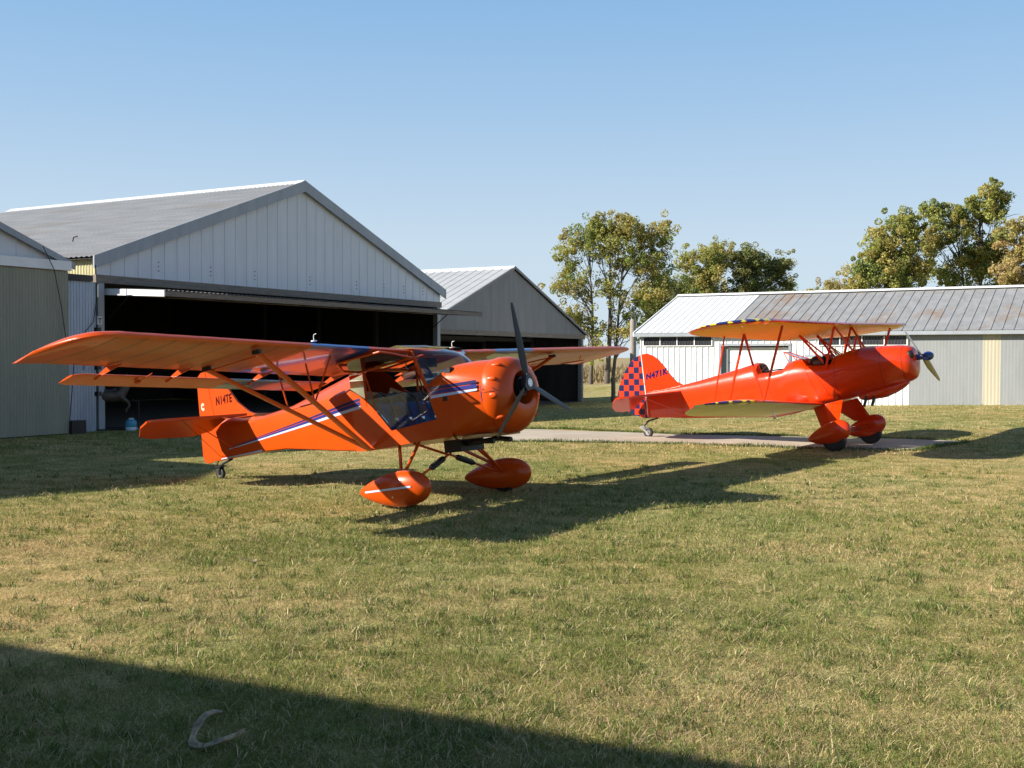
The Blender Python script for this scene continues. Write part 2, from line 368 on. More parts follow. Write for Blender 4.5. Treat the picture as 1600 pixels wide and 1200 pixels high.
def hangar(name, org, label, W, L, ez, rz, hz, open0, open1, mats, sid=('rib', .38, .011), wall=('corr', .09, .012), roofp=('corr', .12, .012),
           fascia=.25, group=None, zb=0.0, yaw=HYAW, rib_roof=False, front_low=None, overhang=.12, back=True, cat='hangar'):
    root = empty(name, (org[0], org[1], zb), (0, 0, yaw), label, cat, group)
    g = lambda u: ez + (rz - ez) * (1 - abs(u - W / 2) / (W / 2)) - .06
    # walls (sheets)
    m = MB().mat(mats['side'])
    panel(m, lambda u, z, d: (0 - d, u, z), 0, L, lambda u: 0, lambda u: ez - .05, wall[1], wall[2], wall[0])
    m.build('left_wall', root, 20)
    m = MB().mat(mats['side']); panel(m, lambda u, z, d: (W + d, u, z), 0, L, lambda u: 0, lambda u: ez - .05, wall[1], wall[2], wall[0]); m.build('right_wall', root, 20)
    if back:
        m = MB().mat(mats['side']); panel(m, lambda u, z, d: (u, L + d, z), 0, W, lambda u: 0, g, wall[1], wall[2], wall[0]); m.build('back_wall', root, 20)
    m = MB().mat(mats['gable']); panel(m, lambda u, z, d: (u, -.02 - d, z), .0, W, lambda u: hz, g, sid[1], sid[2], sid[0]); m.build('gable_siding', root, 20)
    for (a, b_) in ((0, open0), (open1, W)):
        if b_ - a > .3 and front_low:
            m = MB().mat(front_low[0]); panel(m, lambda u, z, d: (u, -.03 - d, z), a, b_, lambda u: 0, lambda u: hz - .03, front_low[2], front_low[3], front_low[1]); m.build('front_panel', root, 20)
    # frame
    m = MB().mat('wood'); m.box(-.02, W + .02, -.07, .09, hz - .17, hz + .0); m.build('header_beam', root)
    for u in (open0 - .07, open1 + .07):
        m = MB().mat(mats.get('post', 'wood')); m.box(u - .08, u + .08, -.05, .12, 0, hz - .17); m.build('door_post', root)
    # purlins and rafters inside
    m = MB().mat('wooddark')
    for k in range(1, int(L // 2.4)):
        y = k * 2.4
        m.beam((0.1, y, ez - .2), (W / 2, y, rz - .25), .05, .2); m.beam((W - .1, y, ez - .2), (W / 2, y, rz - .25), .05, .2); m.box(.05, W - .05, y - .03, y + .03, ez - .35, ez - .2)
        for uu in (.1, W - .1): m.box(uu - .06, uu + .06, y - .06, y + .06, 0, ez - .2)
    m.build('roof_frame', root)
    # roof slopes, drawn as closed thin sheets
    for sgn in (0, 1):
        m = MB().mat(mats['roof'] if sgn == 0 else mats.get('roof2', mats['roof'])); oh = .15; v0, v1 = -overhang, L + .1
        sx = lambda t: (-oh + (W / 2 + oh) * t) if sgn == 0 else (W + oh - (W / 2 + oh) * t)
        zz = lambda t: ez - (rz - ez) / (W / 2) * oh + (rz - ez + (rz - ez) / (W / 2) * oh) * t
        if rib_roof:
            n = int((v1 - v0) / roofp[1]); prof = []
            for i in range(n):
                a = lerp(v0, v1, i / n); prof += [(a, 0), (a + .03, roofp[2]), (a + .07, roofp[2]), (a + .10, 0)]
            prof.append((v1, 0))
        else:
            n = int((v1 - v0) / roofp[1]) * 4; prof = [(lerp(v0, v1, i / n), roofp[2] * math.sin(i * PI / 2)) for i in range(n + 1)]
        v = []; f = []; ns = 2
        for (a, d) in prof:
            v += [(sx(0), a, zz(0) + d + .02), (sx(1), a, zz(1) + d + .02)]
        for i in range(len(prof) - 1): f.append((2 * i, 2 * i + 1, 2 * i + 3, 2 * i + 2))
        m.add(v, f)
        m.mat('wooddark'); m.add([(sx(0), v0 + .02, zz(0) - .03), (sx(1), v0 + .02, zz(1) - .03), (sx(1), v1 - .02, zz(1) - .03), (sx(0), v1 - .02, zz(0) - .03)], [(0, 1, 2, 3)])
        m.build('roof', root, 20)
        # rake trim
        m = MB().mat(mats['trim'])
        for va, vb in ((-overhang - .035, -overhang + .005),):
            q = [(sx(0), zz(0) + .035), (sx(1), zz(1) + .035), (sx(1), zz(1) - fascia), (sx(0), zz(0) - fascia * .95)]
            m.prism(q, lambda x, z, va=va: (x, va, z), lambda x, z, vb=vb: (x, vb, z))
        m.build('rake_trim', root)
    m = MB().mat('ridge'); m.prism([(W / 2 - .28, rz - .085), (W / 2, rz + .055), (W / 2 + .28, rz - .085), (W / 2, rz - .02)], lambda x, z: (x, -overhang - .02, z), lambda x, z: (x, L + .1, z)); m.build('ridge_cap', root)
    m = MB().mat('inner_shade'); h_ = ez - .1  # added dark sheets painting interior shade in front of the metal walls
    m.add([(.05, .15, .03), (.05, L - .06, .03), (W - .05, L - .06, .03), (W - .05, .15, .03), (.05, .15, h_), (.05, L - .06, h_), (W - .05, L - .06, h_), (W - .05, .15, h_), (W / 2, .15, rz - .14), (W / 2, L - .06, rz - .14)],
          [(0, 1, 5, 4), (1, 2, 6, 9, 5), (3, 2, 6, 7), (4, 5, 9, 8), (7, 6, 9, 8)]); m.build('interior_shade_sheet', root, 0)
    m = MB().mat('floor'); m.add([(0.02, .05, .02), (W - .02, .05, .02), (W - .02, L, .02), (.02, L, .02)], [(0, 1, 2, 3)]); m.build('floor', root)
    return root
def hpt(org, u, v): return (org[0] + HD[0] * u + HB[0] * v, org[1] + HD[1] * u + HB[1] * v)
H1O = (-8.816, 23.445)
h1 = hangar('hangar', H1O, 'large open hangar with white ribbed gable and streaked grey roof behind the high-wing airplane', 13.2, 11.7, 3.72, 6.16, 3.31, .18, 13.02,
            dict(side='fibery', gable='sid_white', roof='roof_grey', trim='trim', post='trim'), roofp=('corr', .16, .012), group='sheet metal hangars')
# rows of nail dots on the gable panels
for u in (1.7, 3.3, 4.8, 6.9, 8.9, 10.2, 11.2, 12.2):
    for k in range(3): m = MB().mat('dark'); m.ball((u, -.045, 3.5 + k * .1), .014, 6, 4); m.build('siding_nail', h1)
# tilt-up door, open and level
dr = MB().mat('wood')
dr.box(.32, 12.95, -1.73, -1.66, 2.83, 2.94); dr.box(.32, 12.95, .02, .09, 2.91, 3.02)
for k in range(9): u = lerp(.4, 12.87, k / 8); dr.beam((u, -1.66, 2.885), (u, .02, 2.97), .05, .1)
dr.mat('galv'); n = 400; v = []; f = []
for i in range(n + 1):
    u = lerp(.30, 12.97, i / n); d = .008 * math.sin(i * PI / 2); v += [(u, -1.75, 2.955 + d), (u, .1, 3.04 + d)]
for i in range(n): f.append((2 * i, 2 * i + 2, 2 * i + 3, 2 * i + 1))
dr.add(v, f); dr.mat('sid_bright'); dr.prism([(-1.73, 2.82), (.1, 2.90), (.1, 3.035), (-1.73, 2.95)], lambda y, z: (.285, y, z), lambda y, z: (.315, y, z))
dr.build('tilt_up_door', h1, 20)
for u in (.45, 12.8): m = MB().mat('dark'); m.tube([(u, -.55, 2.9), (u, .12, 2.4)], .014, 6); m.build('door_arm', h1)
# infill between the two hangars
m = MB().mat('galvblue'); panel(m, lambda u, z, d: (u, -.12 - d, z), -.98, -.1, lambda u: 0, lambda u: 3.14, .075, .012); m.build('infill_sheet', h1, 20)
m = MB().mat('wooddark'); m.box(-1.02, -.22, -.2, -.06, 3.14, 3.27); m.build('infill_beam', h1)
m = MB().mat('sid_white'); m.box(-.02, .10, -.085, -.055, 2.25, 2.43); sg = m.build('post_sign', h1); text_obj('T', 'letter', .15, lambda x, y: Vector((-.005 + x, -.092, 2.285 + y)), 'black', sg, .003)
for z in (.75, 1.3, 2.1): m = MB().mat('dark'); m.box(-.12, -.02, -.2, -.1, z, z + .09); m.build('hinge', h1)
# service cable drooping from H0's gable to the infill
H0O = hpt((-9.1, 22.53), -9.0, 0)
h0 = hangar('hangar', H0O, 'hangar cut by the left picture edge with closed yellowed sliding doors', 9.0, 12, 3.50, 5.25, 3.45, .02, 8.9,
            dict(side='galv', gable='sid_white', roof='roof_grey', trim='trim', post='trim'), fascia=.10, group='sheet metal hangars')
m = MB().mat('fiber'); panel(m, lambda u, z, d: (u, -.14 - d, z), .05, 8.98, lambda u: .02, lambda u: 3.30, .07, .010); m.build('sliding_door', h0, 20)
m = MB().mat('white'); m.box(-.02, 9.02, -.2, -.09, 3.31, 3.50); m.build('door_rail', h0)
m = MB().mat('black')
c0 = [(8.3, -.26, 3.75), (8.55, -.27, 3.3), (8.7, -.28, 2.6), (8.85, -.25, 1.8), (9.02, -.24, 1.4), (8.98, -.24, .9), (8.93, -.22, .3), (8.93, -.2, .02)]
m.tube(c0, .009, 6); m.build('cable', h0)
m = MB().mat('black'); m.tube([(-.12, -.16, 3.5), (-.10, -.18, 2.9), (-.22, -.2, 2.3), (-.5, -.19, 2.0), (-.42, -.2, 1.75), (-.47, -.2, 1.3)], .009, 6); m.tube([(-.6, -.05, 3.95), (-.62, -.1, 4.03), (-.55, -.14, 4.06)], .012, 6); m.build('loose_wire', h1)
m = MB().mat('dark'); m.box(-.95, -.6, -.42, -.2, 0, .27); b_ = m.build('box', None); b_.matrix_world = Matrix.Translation((H1O[0], H1O[1], 0)) @ Matrix.Rotation(HYAW, 4, 'Z'); tag(b_, 'small dark box on the ground at the foot of the galvanised sheet', 'box')
H2O = hpt(H1O, 13.55, 1.0)
h2 = hangar('hangar', H2O, 'open hangar with unpainted dark gable and ribbed grey roof farther back behind the propeller', 12.05, 12, 2.86, 5.18, 2.80, .25, 11.8,
            dict(side='galv', gable='sid_grey', roof='roof_rib', trim='sid_grey', post='sid_grey'), sid=('rib', .8, .006), fascia=.06, rib_roof=True, roofp=('rib', .36, .016), group='sheet metal hangars', zb=-.28)
m = MB().mat('sid_grey')
panel(m, lambda u, z, d: (u, -.028 - d, z), .02, 12.0, lambda u: 2.8, lambda u: 2.86 + (5.18 - 2.86) * (1 - abs(u - 6.025) / 6.025) - .06, .075, .006); m.build('corrugated_gable_sheet', h2, 20)
m = MB().mat('wood'); m.box(10.3, 11.6, 2.2, 2.6, .30, .35); m.box(10.35, 10.45, 2.25, 2.55, 0, .30); m.box(11.45, 11.55, 2.25, 2.55, 0, .30); m.box(10.4, 11.5, 2.37, 2.42, .1, .2); b_ = m.build('bench'); b_.matrix_world = Matrix.Translation((H2O[0], H2O[1], -.26)) @ Matrix.Rotation(HYAW, 4, 'Z'); tag(b_, 'low wooden bench inside the far dark hangar', 'bench')
# hangars outside the frame on the left: they cast the shade on the lawn
hA = hpt((-9.1, 22.53), -15.6, 0)
hangar('hangar', hA, 'tall hangar of the same row just outside the left picture edge', 5.9, 12, 5.0, 5.8, 3.4, .1, 5.8,
       dict(side='galv', gable='sid_white', roof='roof_grey', trim='trim'), group='sheet metal hangars')
FA = (-4.80, 2.27); FY = HYAW + .063
fo = (FA[0] - 9.5 * math.cos(FY), FA[1] - 9.5 * math.sin(FY))
hangar('hangar', fo, 'hangar beside the photographer, outside the picture, shading the near lawn', 9.5, 12, 3.5, 5.2, 3.2, .1, 9.4,
       dict(side='galv', gable='sid_white', roof='roof_grey', trim='trim'), yaw=FY, group='sheet metal hangars')

# long white building on the right (local x along the front, y back, front faces -y)
WY = math.atan2(-.5, .866)
wr = empty('storage_building', (4.27, 36.84, -.02), (0, 0, WY), 'long low storage building with white and rusty grey ribbed roof behind the biplane', 'storage building')
WL, WD, WE, WR_ = 30.0, 7.5, 2.46, 3.82
segs = [(0, 8.55, 'sid_bright', 'rib', .20, .024), (8.55, 10.56, 'galv', 'corr', .09, .0012), (10.56, 11.03, 'fiberp', 'corr', .09, .004), (11.03, 18, 'galv', 'corr', .09, .0012), (18, 18.5, 'fiberp', 'corr', .09, .01), (18.5, 30, 'galv', 'corr', .09, .0012)]
for a, b_, mt, st, pt, am in segs:
    m = MB().mat(mt)
    if a == 0:
        panel(m, lambda u, z, d: (u, -d, z), 0, 2.72, lambda u: -.1, lambda u: WE - .08, pt, am, st)
        panel(m, lambda u, z, d: (u, -d, z), 2.72, 5.0, lambda u: 2.06, lambda u: WE - .08, pt, am, st)
        panel(m, lambda u, z, d: (u, -d, z), 5.0, 8.55, lambda u: -.1, lambda u: WE - .08, pt, am, st)
    else: panel(m, lambda u, z, d: (u, -d, z), a, b_, lambda u: -.1, lambda u: WE - .08, pt, am, st)
    m.build('front_wall', wr, 20)
for nm, u in (('end_wall', 0), ('end_wall', WL)):
    m = MB().mat('sid_bright'); sg = -1 if u == 0 else 1
    panel(m, lambda w, z, d: (u + sg * d, w, z), 0, WD, lambda w: -.1, lambda w: WE + (WR_ - WE) * (1 - abs(w - WD / 2) / (WD / 2)) - .05, .3, .02, 'rib'); m.build(nm, wr, 20)
m = MB().mat('galv'); m.box(0, WL, WD - .02, WD, -.1, WE - .05); m.build('back_wall', wr)
def wroof(a, b_, mt, sgn, name='roof'):
    pw_, hh = (.23, .010) if mt == 'roof_white' else (.30, .017)
    m = MB().mat(mt); n = int((b_ - a) / pw_); prof = []
    for i in range(n): x = lerp(a, b_, i / n); prof += [(x, 0), (x + .008, hh), (x + .022, hh), (x + .030, 0)]
    prof.append((b_, 0)); v = []
    y0 = -.18 if sgn == 0 else WD + .18; z0 = WE - .05
    for x, d in prof: v += [(x, y0, z0 + d), (x, WD / 2, WR_ + d)]
    m.add(v, [(2 * i, 2 * i + 2, 2 * i + 3, 2 * i + 1) for i in range(len(prof) - 1)]); m.build(name, wr, 20)
wroof(-.15, 2.9, 'roof_white', 0); wroof(2.9, WL + .1, 'roof_rust', 0); wroof(-.15, WL + .1, 'roof_rust', 1)
m = MB().mat('ridge'); m.prism([(WD / 2 - .16, WR_ - .0), (WD / 2, WR_ + .075), (WD / 2 + .16, WR_ - .0)], lambda y, z: (-.17, y, z), lambda y, z: (WL + .1, y, z)); m.build('ridge_cap', wr)
m = MB().mat('trim'); m.box(-.15, WL, -.22, -.15, WE - .17, WE - .06); m.build('gutter', wr)
m = MB().mat('white'); m.prism([(-.2, WE - .16), (WD / 2, WR_ - .1), (WD / 2, WR_ + .03), (-.2, WE - .02)], lambda y, z: (-.19, y, z), lambda y, z: (-.155, y, z)); m.build('rake_trim', wr)
for (a, b_) in ((.12, 2.5), (5.9, 8.5)):
    fr = MB().mat('white')
    for k in range(5): u = lerp(a, b_, k / 4); fr.box(u - .015, u + .015, -.055, -.03, 2.0, 2.27)
    fr.box(a - .015, b_ + .015, -.055, -.03, 1.975, 2.0); fr.box(a - .015, b_ + .015, -.055, -.03, 2.27, 2.295); fo_ = fr.build('window', wr)
    g_ = MB().mat('darkwin'); panel(g_, lambda u, z, d: (u, -.034 - d, z), a, b_, lambda u: 2.0, lambda u: 2.27, .09, .006, 'corr'); g_.build('pane', fo_, 20)
d = MB().mat('sid_bright')
for k in range(4): d.box(2.98, 4.98, .16, .2, -.05 + k * .5, .435 + k * .5)
dd = d.build('garage_door', wr)
d = MB().mat('trim'); d.box(2.72, 2.80, -.03, .2, -.05, 2.06); d.box(4.98, 5.05, -.03, .2, -.05, 2.0); d.box(2.80, 5.05, -.03, .2, 1.98, 2.06); d.mat('galv'); d.box(2.80, 2.98, .10, .16, -.05, 1.98); d.build('door_frame', wr)
d = MB().mat('trim'); d.box(5.5, 6.45, -.05, -.03, 1.62, 1.70); d.box(5.5, 5.57, -.05, -.03, 0, 1.62); d.box(6.38, 6.45, -.05, -.03, 0, 1.62); e_ = d.build('side_door', wr)
d = MB().mat('white'); d.box(5.57, 6.38, -.045, -.028, 0, 1.62); d.build('leaf', e_)

# posts
def post(name, x, y, h, r, label, cat, mt='postwood'):
    m = MB().mat(mt); z = float(gz(x, y)) - .1
    m.tube([(0, 0, 0), (.01, 0, h * .5), (0, .01, h * .97 + .1), (0, .01, h + .1)], [r * 1.05, r, r * .97, r * .8], 12); o = m.build(name); o.location = (x, y, z); return tag(o, label, cat)
post('utility_pole', 5.02, 46, 3.25, .13, 'thick grey wooden pole standing left of the white building', 'pole')
post('fence_post', 3.95, 43.2, .95, .085, 'short dark wooden post on the grass left of the biplane tail', 'post', 'wooddark')

# ------------------------------------------------------------------ aircraft (body frame: hub at origin, x forward, y left, z up)
def frame(T, yaw, bp, roll, b0):
    e = Euler((roll, -bp, yaw), 'XYZ'); m = e.to_matrix(); loc = m @ Vector(b0) + Vector(T); return loc, e
def airfoil(n=9):
    """list of (s, thickness factor) from trailing edge over the top to the leading edge and back below"""
    up = []; lo = []
    for i in range(n + 1):
        b = PI * i / n; s = (1 + math.cos(b)) / 2
        t = 5 * (.2969 * math.sqrt(s) - .126 * s - .3516 * s * s + .2843 * s ** 3 - .1036 * s ** 4)
        up.append((s, t * 1.15 + .25 * s * (1 - s) * 2)); lo.append((s, -t * .55 + .10 * s * (1 - s)))
    return up + lo[::-1][1:-1]
AF = airfoil()
NUP = 9
def wing(mb, st, matfn, rib=.3, sag=.0022):
    """st: list of (y, xle, xte, zle, zte, t); interpolated at ribs and mid-bays"""
    ys = [s[0] for s in st]; y0, y1 = ys[0], ys[-1]
    n = max(2, int(round(abs(y1 - y0) / rib)) * 2); Y = sorted(set([lerp(y0, y1, i / n) for i in range(n + 1)] + ys), reverse=y1 < y0)
    A = [abs(y) for y in ys]; rings = []
    order = np.argsort(A)
    def I(y, k): return float(np.interp(abs(y), np.array(A)[order], np.array([s[k] for s in st])[order]))
    for y in Y:
        xl, xt, zl, zt, t = [I(y, k) for k in range(1, 6)]
        ph = abs(y - y0) / rib; sg = sag * (1 - math.cos(2 * PI * ph)) / 2
        rings.append([(lerp(xl, xt, s), y, lerp(zl, zt, s) + f * t - (sg if f > 0 else -sg) * min(1, t / .05)) for s, f in AF])
    nn = len(AF)
    v = [p for r in rings for p in r]; base = len(mb.v); mb.v += v
    for i in range(len(rings) - 1):
        ym = (Y[i] + Y[i + 1]) / 2
        for j in range(nn):
            k = (j + 1) % nn; sm = (AF[j][0] + AF[k][0]) / 2; upper = j < NUP
            mt = matfn(ym, sm, upper, j)
            mb.mat(mt); mb.f.append((base + i * nn + j, base + i * nn + k, base + (i + 1) * nn + k, base + (i + 1) * nn + j)); mb.m.append(mb.cur)
    mb.mat(matfn(Y[0], .5, True, 0)); mb.f.append(tuple(base + j for j in range(nn))); mb.m.append(mb.cur)
    mb.mat(matfn(Y[-1], .5, True, 0)); mb.f.append(tuple(base + (len(rings) - 1) * nn + j for j in range(nn))[::-1]); mb.m.append(mb.cur)
def supr(x, w, zb, zt, e, n=28, zc=None, y0=0):
    zc = (zb + zt) / 2 if zc is None else zc; out = []
    for i in range(n):
        a = 2 * PI * i / n; c, s = math.cos(a), math.sin(a)
        yy = math.copysign(abs(c) ** (2 / e), c) * w; h = (zt - zc) if s > 0 else (zc - zb)
        out.append((x, y0 + yy, zc + math.copysign(abs(s) ** (2 / e), s) * h))
    return out
def plate(mb, poly, t, axis='y', c=0):
    """polygon in x,z (axis y) or x,y (axis z) given thickness, edges bevelled by a smaller outer outline"""
    if axis == 'y': return mb.prism(poly, lambda x, z: (x, c - t / 2, z), lambda x, z: (x, c + t / 2, z))
def ellipse_tube(mb, a, b, chord, thick):
    mb.tube([a, b], chord / 2, 12, flat=((1, 0, 0), thick / chord))
def pant(mb, cx0, cx1, y, ztop, zbot, hw, tilt=0.0, n=14, cut=None, zmid=None):
    L = cx1 - cx0; rings = []
    for i in range(n + 1):
        s = (1 - math.cos(PI * i / n)) / 2; x = cx0 + L * s            # s=0 tail, 1 nose
        q = (s ** .78) ; prof = math.sin(PI * min(1, q ** 1.08)) if False else (4 * (1 - s) * s) ** .5 * (s + .12) ** .45 / .86
        prof = max(.02, min(1.0, prof)); zm = lerp(zmid if zmid is not None else (ztop + zbot) / 2, (ztop + zbot) / 2, s) + tilt * (s - .5)
        up = (ztop - (ztop + zbot) / 2) * prof; r = []
        for k in range(20):
            a = 2 * PI * k / 20; c, sn = math.cos(a), math.sin(a)
            r.append((x, y + math.copysign(abs(c) ** .85, c) * hw * prof, zm + math.copysign(abs(sn) ** .9, sn) * up))
        rings.append(r)
    mb.rings(rings); return mb
def wheel(parent, c, r, w, rim='alu', name='wheel'):
    m = MB().mat('black'); x, y, z = c; rings = []
    prof = [(r * .55, -w * .45), (r * .8, -w * .5), (r * .95, -w * .42), (r, -w * .15), (r, w * .15), (r * .95, w * .42), (r * .8, w * .5), (r * .55, w * .45)]
    rings = [[(x + q * math.cos(t), y + d, z + q * math.sin(t)) for t in [2 * PI * j / 28 for j in range(28)]] for q, d in prof]
    m.rings(rings, False, False); t = m.build('tyre', parent, off=parent.get('_b0') if False else None); return t

# ============================ the high-wing airplane
K_T = (.15758, 11.74633, 1.31231); K_A = (-.58591, .1450, -.00555); KB = (-1.079, 0, -1.162)
loc, e = frame(K_T, *K_A, KB)
K = empty('airplane', loc, e, 'orange high-wing airplane with blue cabin seats and three-blade black propeller', 'airplane', 'orange airplanes parked on the grass')
def kb(m, name, parent=None, sharp=35): return m.build(name, parent or K, sharp, off=KB)
# fuselage
fus = MB().mat('orange')
ST = [(-4.86, .025, -.388, .10, .155), (-4.62, .05, -.378, .06, .17), (-4.3, .085, -.365, .035, .13), (-3.94, .14, -.352, .045, .105), (-3.42, .22, -.362, .07, .165), (-2.83, .32, -.425, .115, .31), (-2.43, .41, -.47, .155, .405), (-2.06, .48, -.505, .19, .46)]
def ring_aft(x, w, zb, zl, zt):
    r = [(x, w * .86, zb), (x, w * .97, zb + .012), (x, w, zb + .04), (x, w, lerp(zb, zl, .5)), (x, w, zl - .01), (x, w * .97, zl + .015), (x, w * .5, lerp(zl, zt, .62)), (x, w * .12, zt - .004)]
    return r + [(p[0], -p[1], p[2]) for p in r[::-1]]
fus.rings([ring_aft(*s) for s in ST], True, False)
side = [(-2.06, -.505), (-1.84, -.512), (-1.5, -.50), (-1.24, -.485), (-.92, -.48), (-.70, -.475), (-.70, .12), (-.97, .075), (-.95, -.03), (-.88, -.27), (-1.52, -.325), (-1.84, .06), (-2.06, .19)]
for sg in (-1, 1): fus.prism(side, lambda x, z, sg=sg: (x, sg * .48, z), lambda x, z, sg=sg: (x, sg * .462, z))
fl = [(-2.06, -.505), (-1.84, -.512), (-1.5, -.50), (-1.24, -.485), (-.92, -.48), (-.70, -.475)]
fus.add([(x, s * .479, z) for x, z in fl for s in (-1, 1)], [(2 * i, 2 * i + 1, 2 * i + 3, 2 * i + 2) for i in range(len(fl) - 1)])
def fring(x, w, zb, zt, el, eu, zc, n=32):
    out = []
    for i in range(n):
        a = 2 * PI * i / n; c, s = math.cos(a), math.sin(a); e_ = eu if s > 0 else el; h = zt - zc if s > 0 else zc - zb
        out.append((x, math.copysign(abs(c) ** (2 / e_), c) * w, zc + math.copysign(abs(s) ** (2 / e_), s) * h))
    return out
FWD = [(-.705, .480, -.475, .312, 14, 2.5, .11), (-.58, .474, -.477, .315, 8, 2.45, .08), (-.42, .460, -.487, .310, 4, 2.4, .02), (-.27, .434, -.490, .300, 2.6, 2.3, -.05)]
fus.rings([fring(*q) for q in FWD], False, True)
arch = fring(-.705, .480, -.475, .312, 14, 2.5, .11, 64)[:33]
av = []; an = 32
WB = [(-.97, .48, .08), (-.92, .455, .14), (-.85, .40, .20), (-.78, .28, .265), (-.72, .0, .314)]
def wbx(y): return float(np.interp(abs(y), [0, .28, .40, .455, .48], [-.72, -.78, -.85, -.92, -.97]))
def wbz(y): return float(np.interp(abs(y), [0, .28, .40, .455, .48], [.314, .268, .205, .145, .085]))
for p in arch: av += [p, (wbx(p[1]), p[1], wbz(p[1]))]
fus.add(av, [(2 * i, 2 * i + 1, 2 * i + 3, 2 * i + 2) for i in range(32)])
# stripes laid on the side skin
def stripe(zs0, zs1, mt, x0, x1, pts):
    fus.mat(mt)
    for sg in (-1, 1):
        v = []
        for x, w in pts:
            t = (x - x0) / (x1 - x0); v += [(x, sg * (w + .003), lerp(zs0[0], zs0[1], t)), (x, sg * (w + .003), lerp(zs1[0], zs1[1], t))]
        fus.add(v, [(2 * i, 2 * i + 2, 2 * i + 3, 2 * i + 1) for i in range(len(pts) - 1)])
wfn = lambda x: interp(x, [s[0] for s in ST], [s[1] for s in ST]) if x < -2.06 else .48
aft = [(x, wfn(x)) for x in (-4.6, -4.3, -3.94, -3.42, -2.83, -2.43, -2.06, -1.93)]
stripe((-.235, .055), (-.235, .085), 'navy', -4.6, -1.93, aft)
stripe((-.25, .005), (-.243, .045), 'violet', -4.6, -1.93, aft)
stripe((-.262, -.035), (-.252, .0), 'ltblue', -4.6, -1.93, aft)
aftb = [(x, wfn(x)) for x in (-4.78, -4.5, -4.2, -3.9)]
stripe((-.375, -.345), (-.362, -.325), 'ltblue', -4.78, -3.9, aftb)
fw = [(-.93, .48), (-.82, .48), (-.70, .48), (-.58, .4745), (-.50, .468), (-.42, .461), (-.33, .455)]
stripe((.045, .05), (.078, .082), 'navy', -.93, -.33, fw); stripe((.0, .0), (.035, .04), 'violet', -.93, -.33, fw); stripe((-.042, -.03), (-.01, -.008), 'ltblue', -.93, -.33, fw)
fo_k = kb(fus, 'fuselage')
m = MB().mat('tan'); m.box(-2.03, -.75, -.455, .455, -.47, -.455); kb(m, 'floor_panel')
m = MB().mat('dark')
m.prism([(-.74, -.3), (-.74, .22), (-.66, .26), (-.66, -.3)], lambda x, z: (x, -.45, z), lambda x, z: (x, .45, z)); 
for i, (yy, zz) in enumerate([(-.3, .08), (-.15, .08), (.0, .08), (.15, .08), (.3, .08), (-.22, -.06), (.2, -.06)]): m.tube([(-.75, yy, zz), (-.735, yy, zz)], .05, 12)
kb(m, 'instrument_panel')
# glare shield and windshield
base = [(wbx(y), y, wbz(y)) for y in (-.48, -.44, -.36, -.2, 0, .2, .36, .44, .48)]
m = MB().mat('navy'); v = [(b[0] + .004, b[1], b[2] + .005) for b in base] + [(-1.02, b[1] * .98, min(b[2] + .0, .16)) for b in base]
m.add(v, [(i, i + 1, i + 10, i + 9) for i in range(8)]); kb(m, 'glare_shield')
top = [(-1.115, y, .535 - .02 * abs(y)) for y in (-.48, -.44, -.34, -.2, 0, .2, .34, .44, .48)]
m = MB().mat('glass'); v = []; N = 6
for j in range(N + 1):
    t = j / N
    for a, b in zip(base, top): v.append((lerp(a[0], b[0], t) + .05 * math.sin(PI * t) * (1 - abs(a[1]) / .6), lerp(a[1], b[1], t), lerp(a[2], b[2], t) + .02 * math.sin(PI * t)))
m.add(v, [(j * 9 + i, j * 9 + i + 1, (j + 1) * 9 + i + 1, (j + 1) * 9 + i) for j in range(N) for i in range(8)]); kb(m, 'windshield')
m = MB().mat('glass'); v = []
for x, z in ((-1.115, .555), (-1.3, .60), (-1.6, .575), (-1.9, .50), (-2.14, .45)): v += [(x, y, z - .02 * abs(y)) for y in (-.5, 0, .5)]
m.add(v, [(j * 3 + i, j * 3 + i + 1, j * 3 + i + 4, j * 3 + i + 3) for j in range(4) for i in range(2)]); kb(m, 'roof_glazing')
for sg in (-1, 1):
    m = MB().mat('glass'); s_ = sg * .482
    m.add([(-2.05, s_, .20), (-1.85, s_, .07), (-1.85, s_, .37), (-2.05, s_, .40)], [(0, 1, 2, 3)]); kb(m, 'quarter_window')
    m = MB().mat('glass'); m.add([(-1.83, sg * .476, .05), (-1.515, sg * .476, -.315), (-.885, sg * .476, -.26), (-.955, sg * .476, -.02), (-.975, sg * .476, .075)], [(0, 1, 2, 3, 4)]); kb(m, 'door_window', sharp=0)
    m = MB().mat('orange'); m.tube([(-.97, sg * .475, .08), (-1.05, sg * .478, .30), (-1.13, sg * .48, .50)], .024, 10, flat=((1, 0, 0), .6)); kb(m, 'windshield_post')
    m = MB().mat('orange'); m.tube([(-1.84, sg * .47, -.02), (-1.84, sg * .475, .40)], .014, 8); kb(m, 'cabin_tube')
    m = MB().mat('orange'); m.tube([(-1.70, sg * .47, -.12), (-1.83, sg * .475, .37)], .009, 8); kb(m, 'cabin_tube')
m = MB().mat('orange')
for x, z in ((-1.2, .50), (-1.98, .41)): m.tube([(x, -.5, z), (x, .5, z)], .022, 10)
m.tube([(-1.2, -.45, .51), (-1.98, .45, .42)], .010, 8); m.tube([(-1.2, .45, .51), (-1.98, -.45, .42)], .010, 8)
m.tube([(-1.2, 0, .5), (-1.98, 0, .41)], .012, 8); kb(m, 'roof_tube')
m = MB().mat('white'); m.tube([(-1.98, -.44, .40), (-1.88, -.46, .05)], .016, 8); kb(m, 'rear_brace')
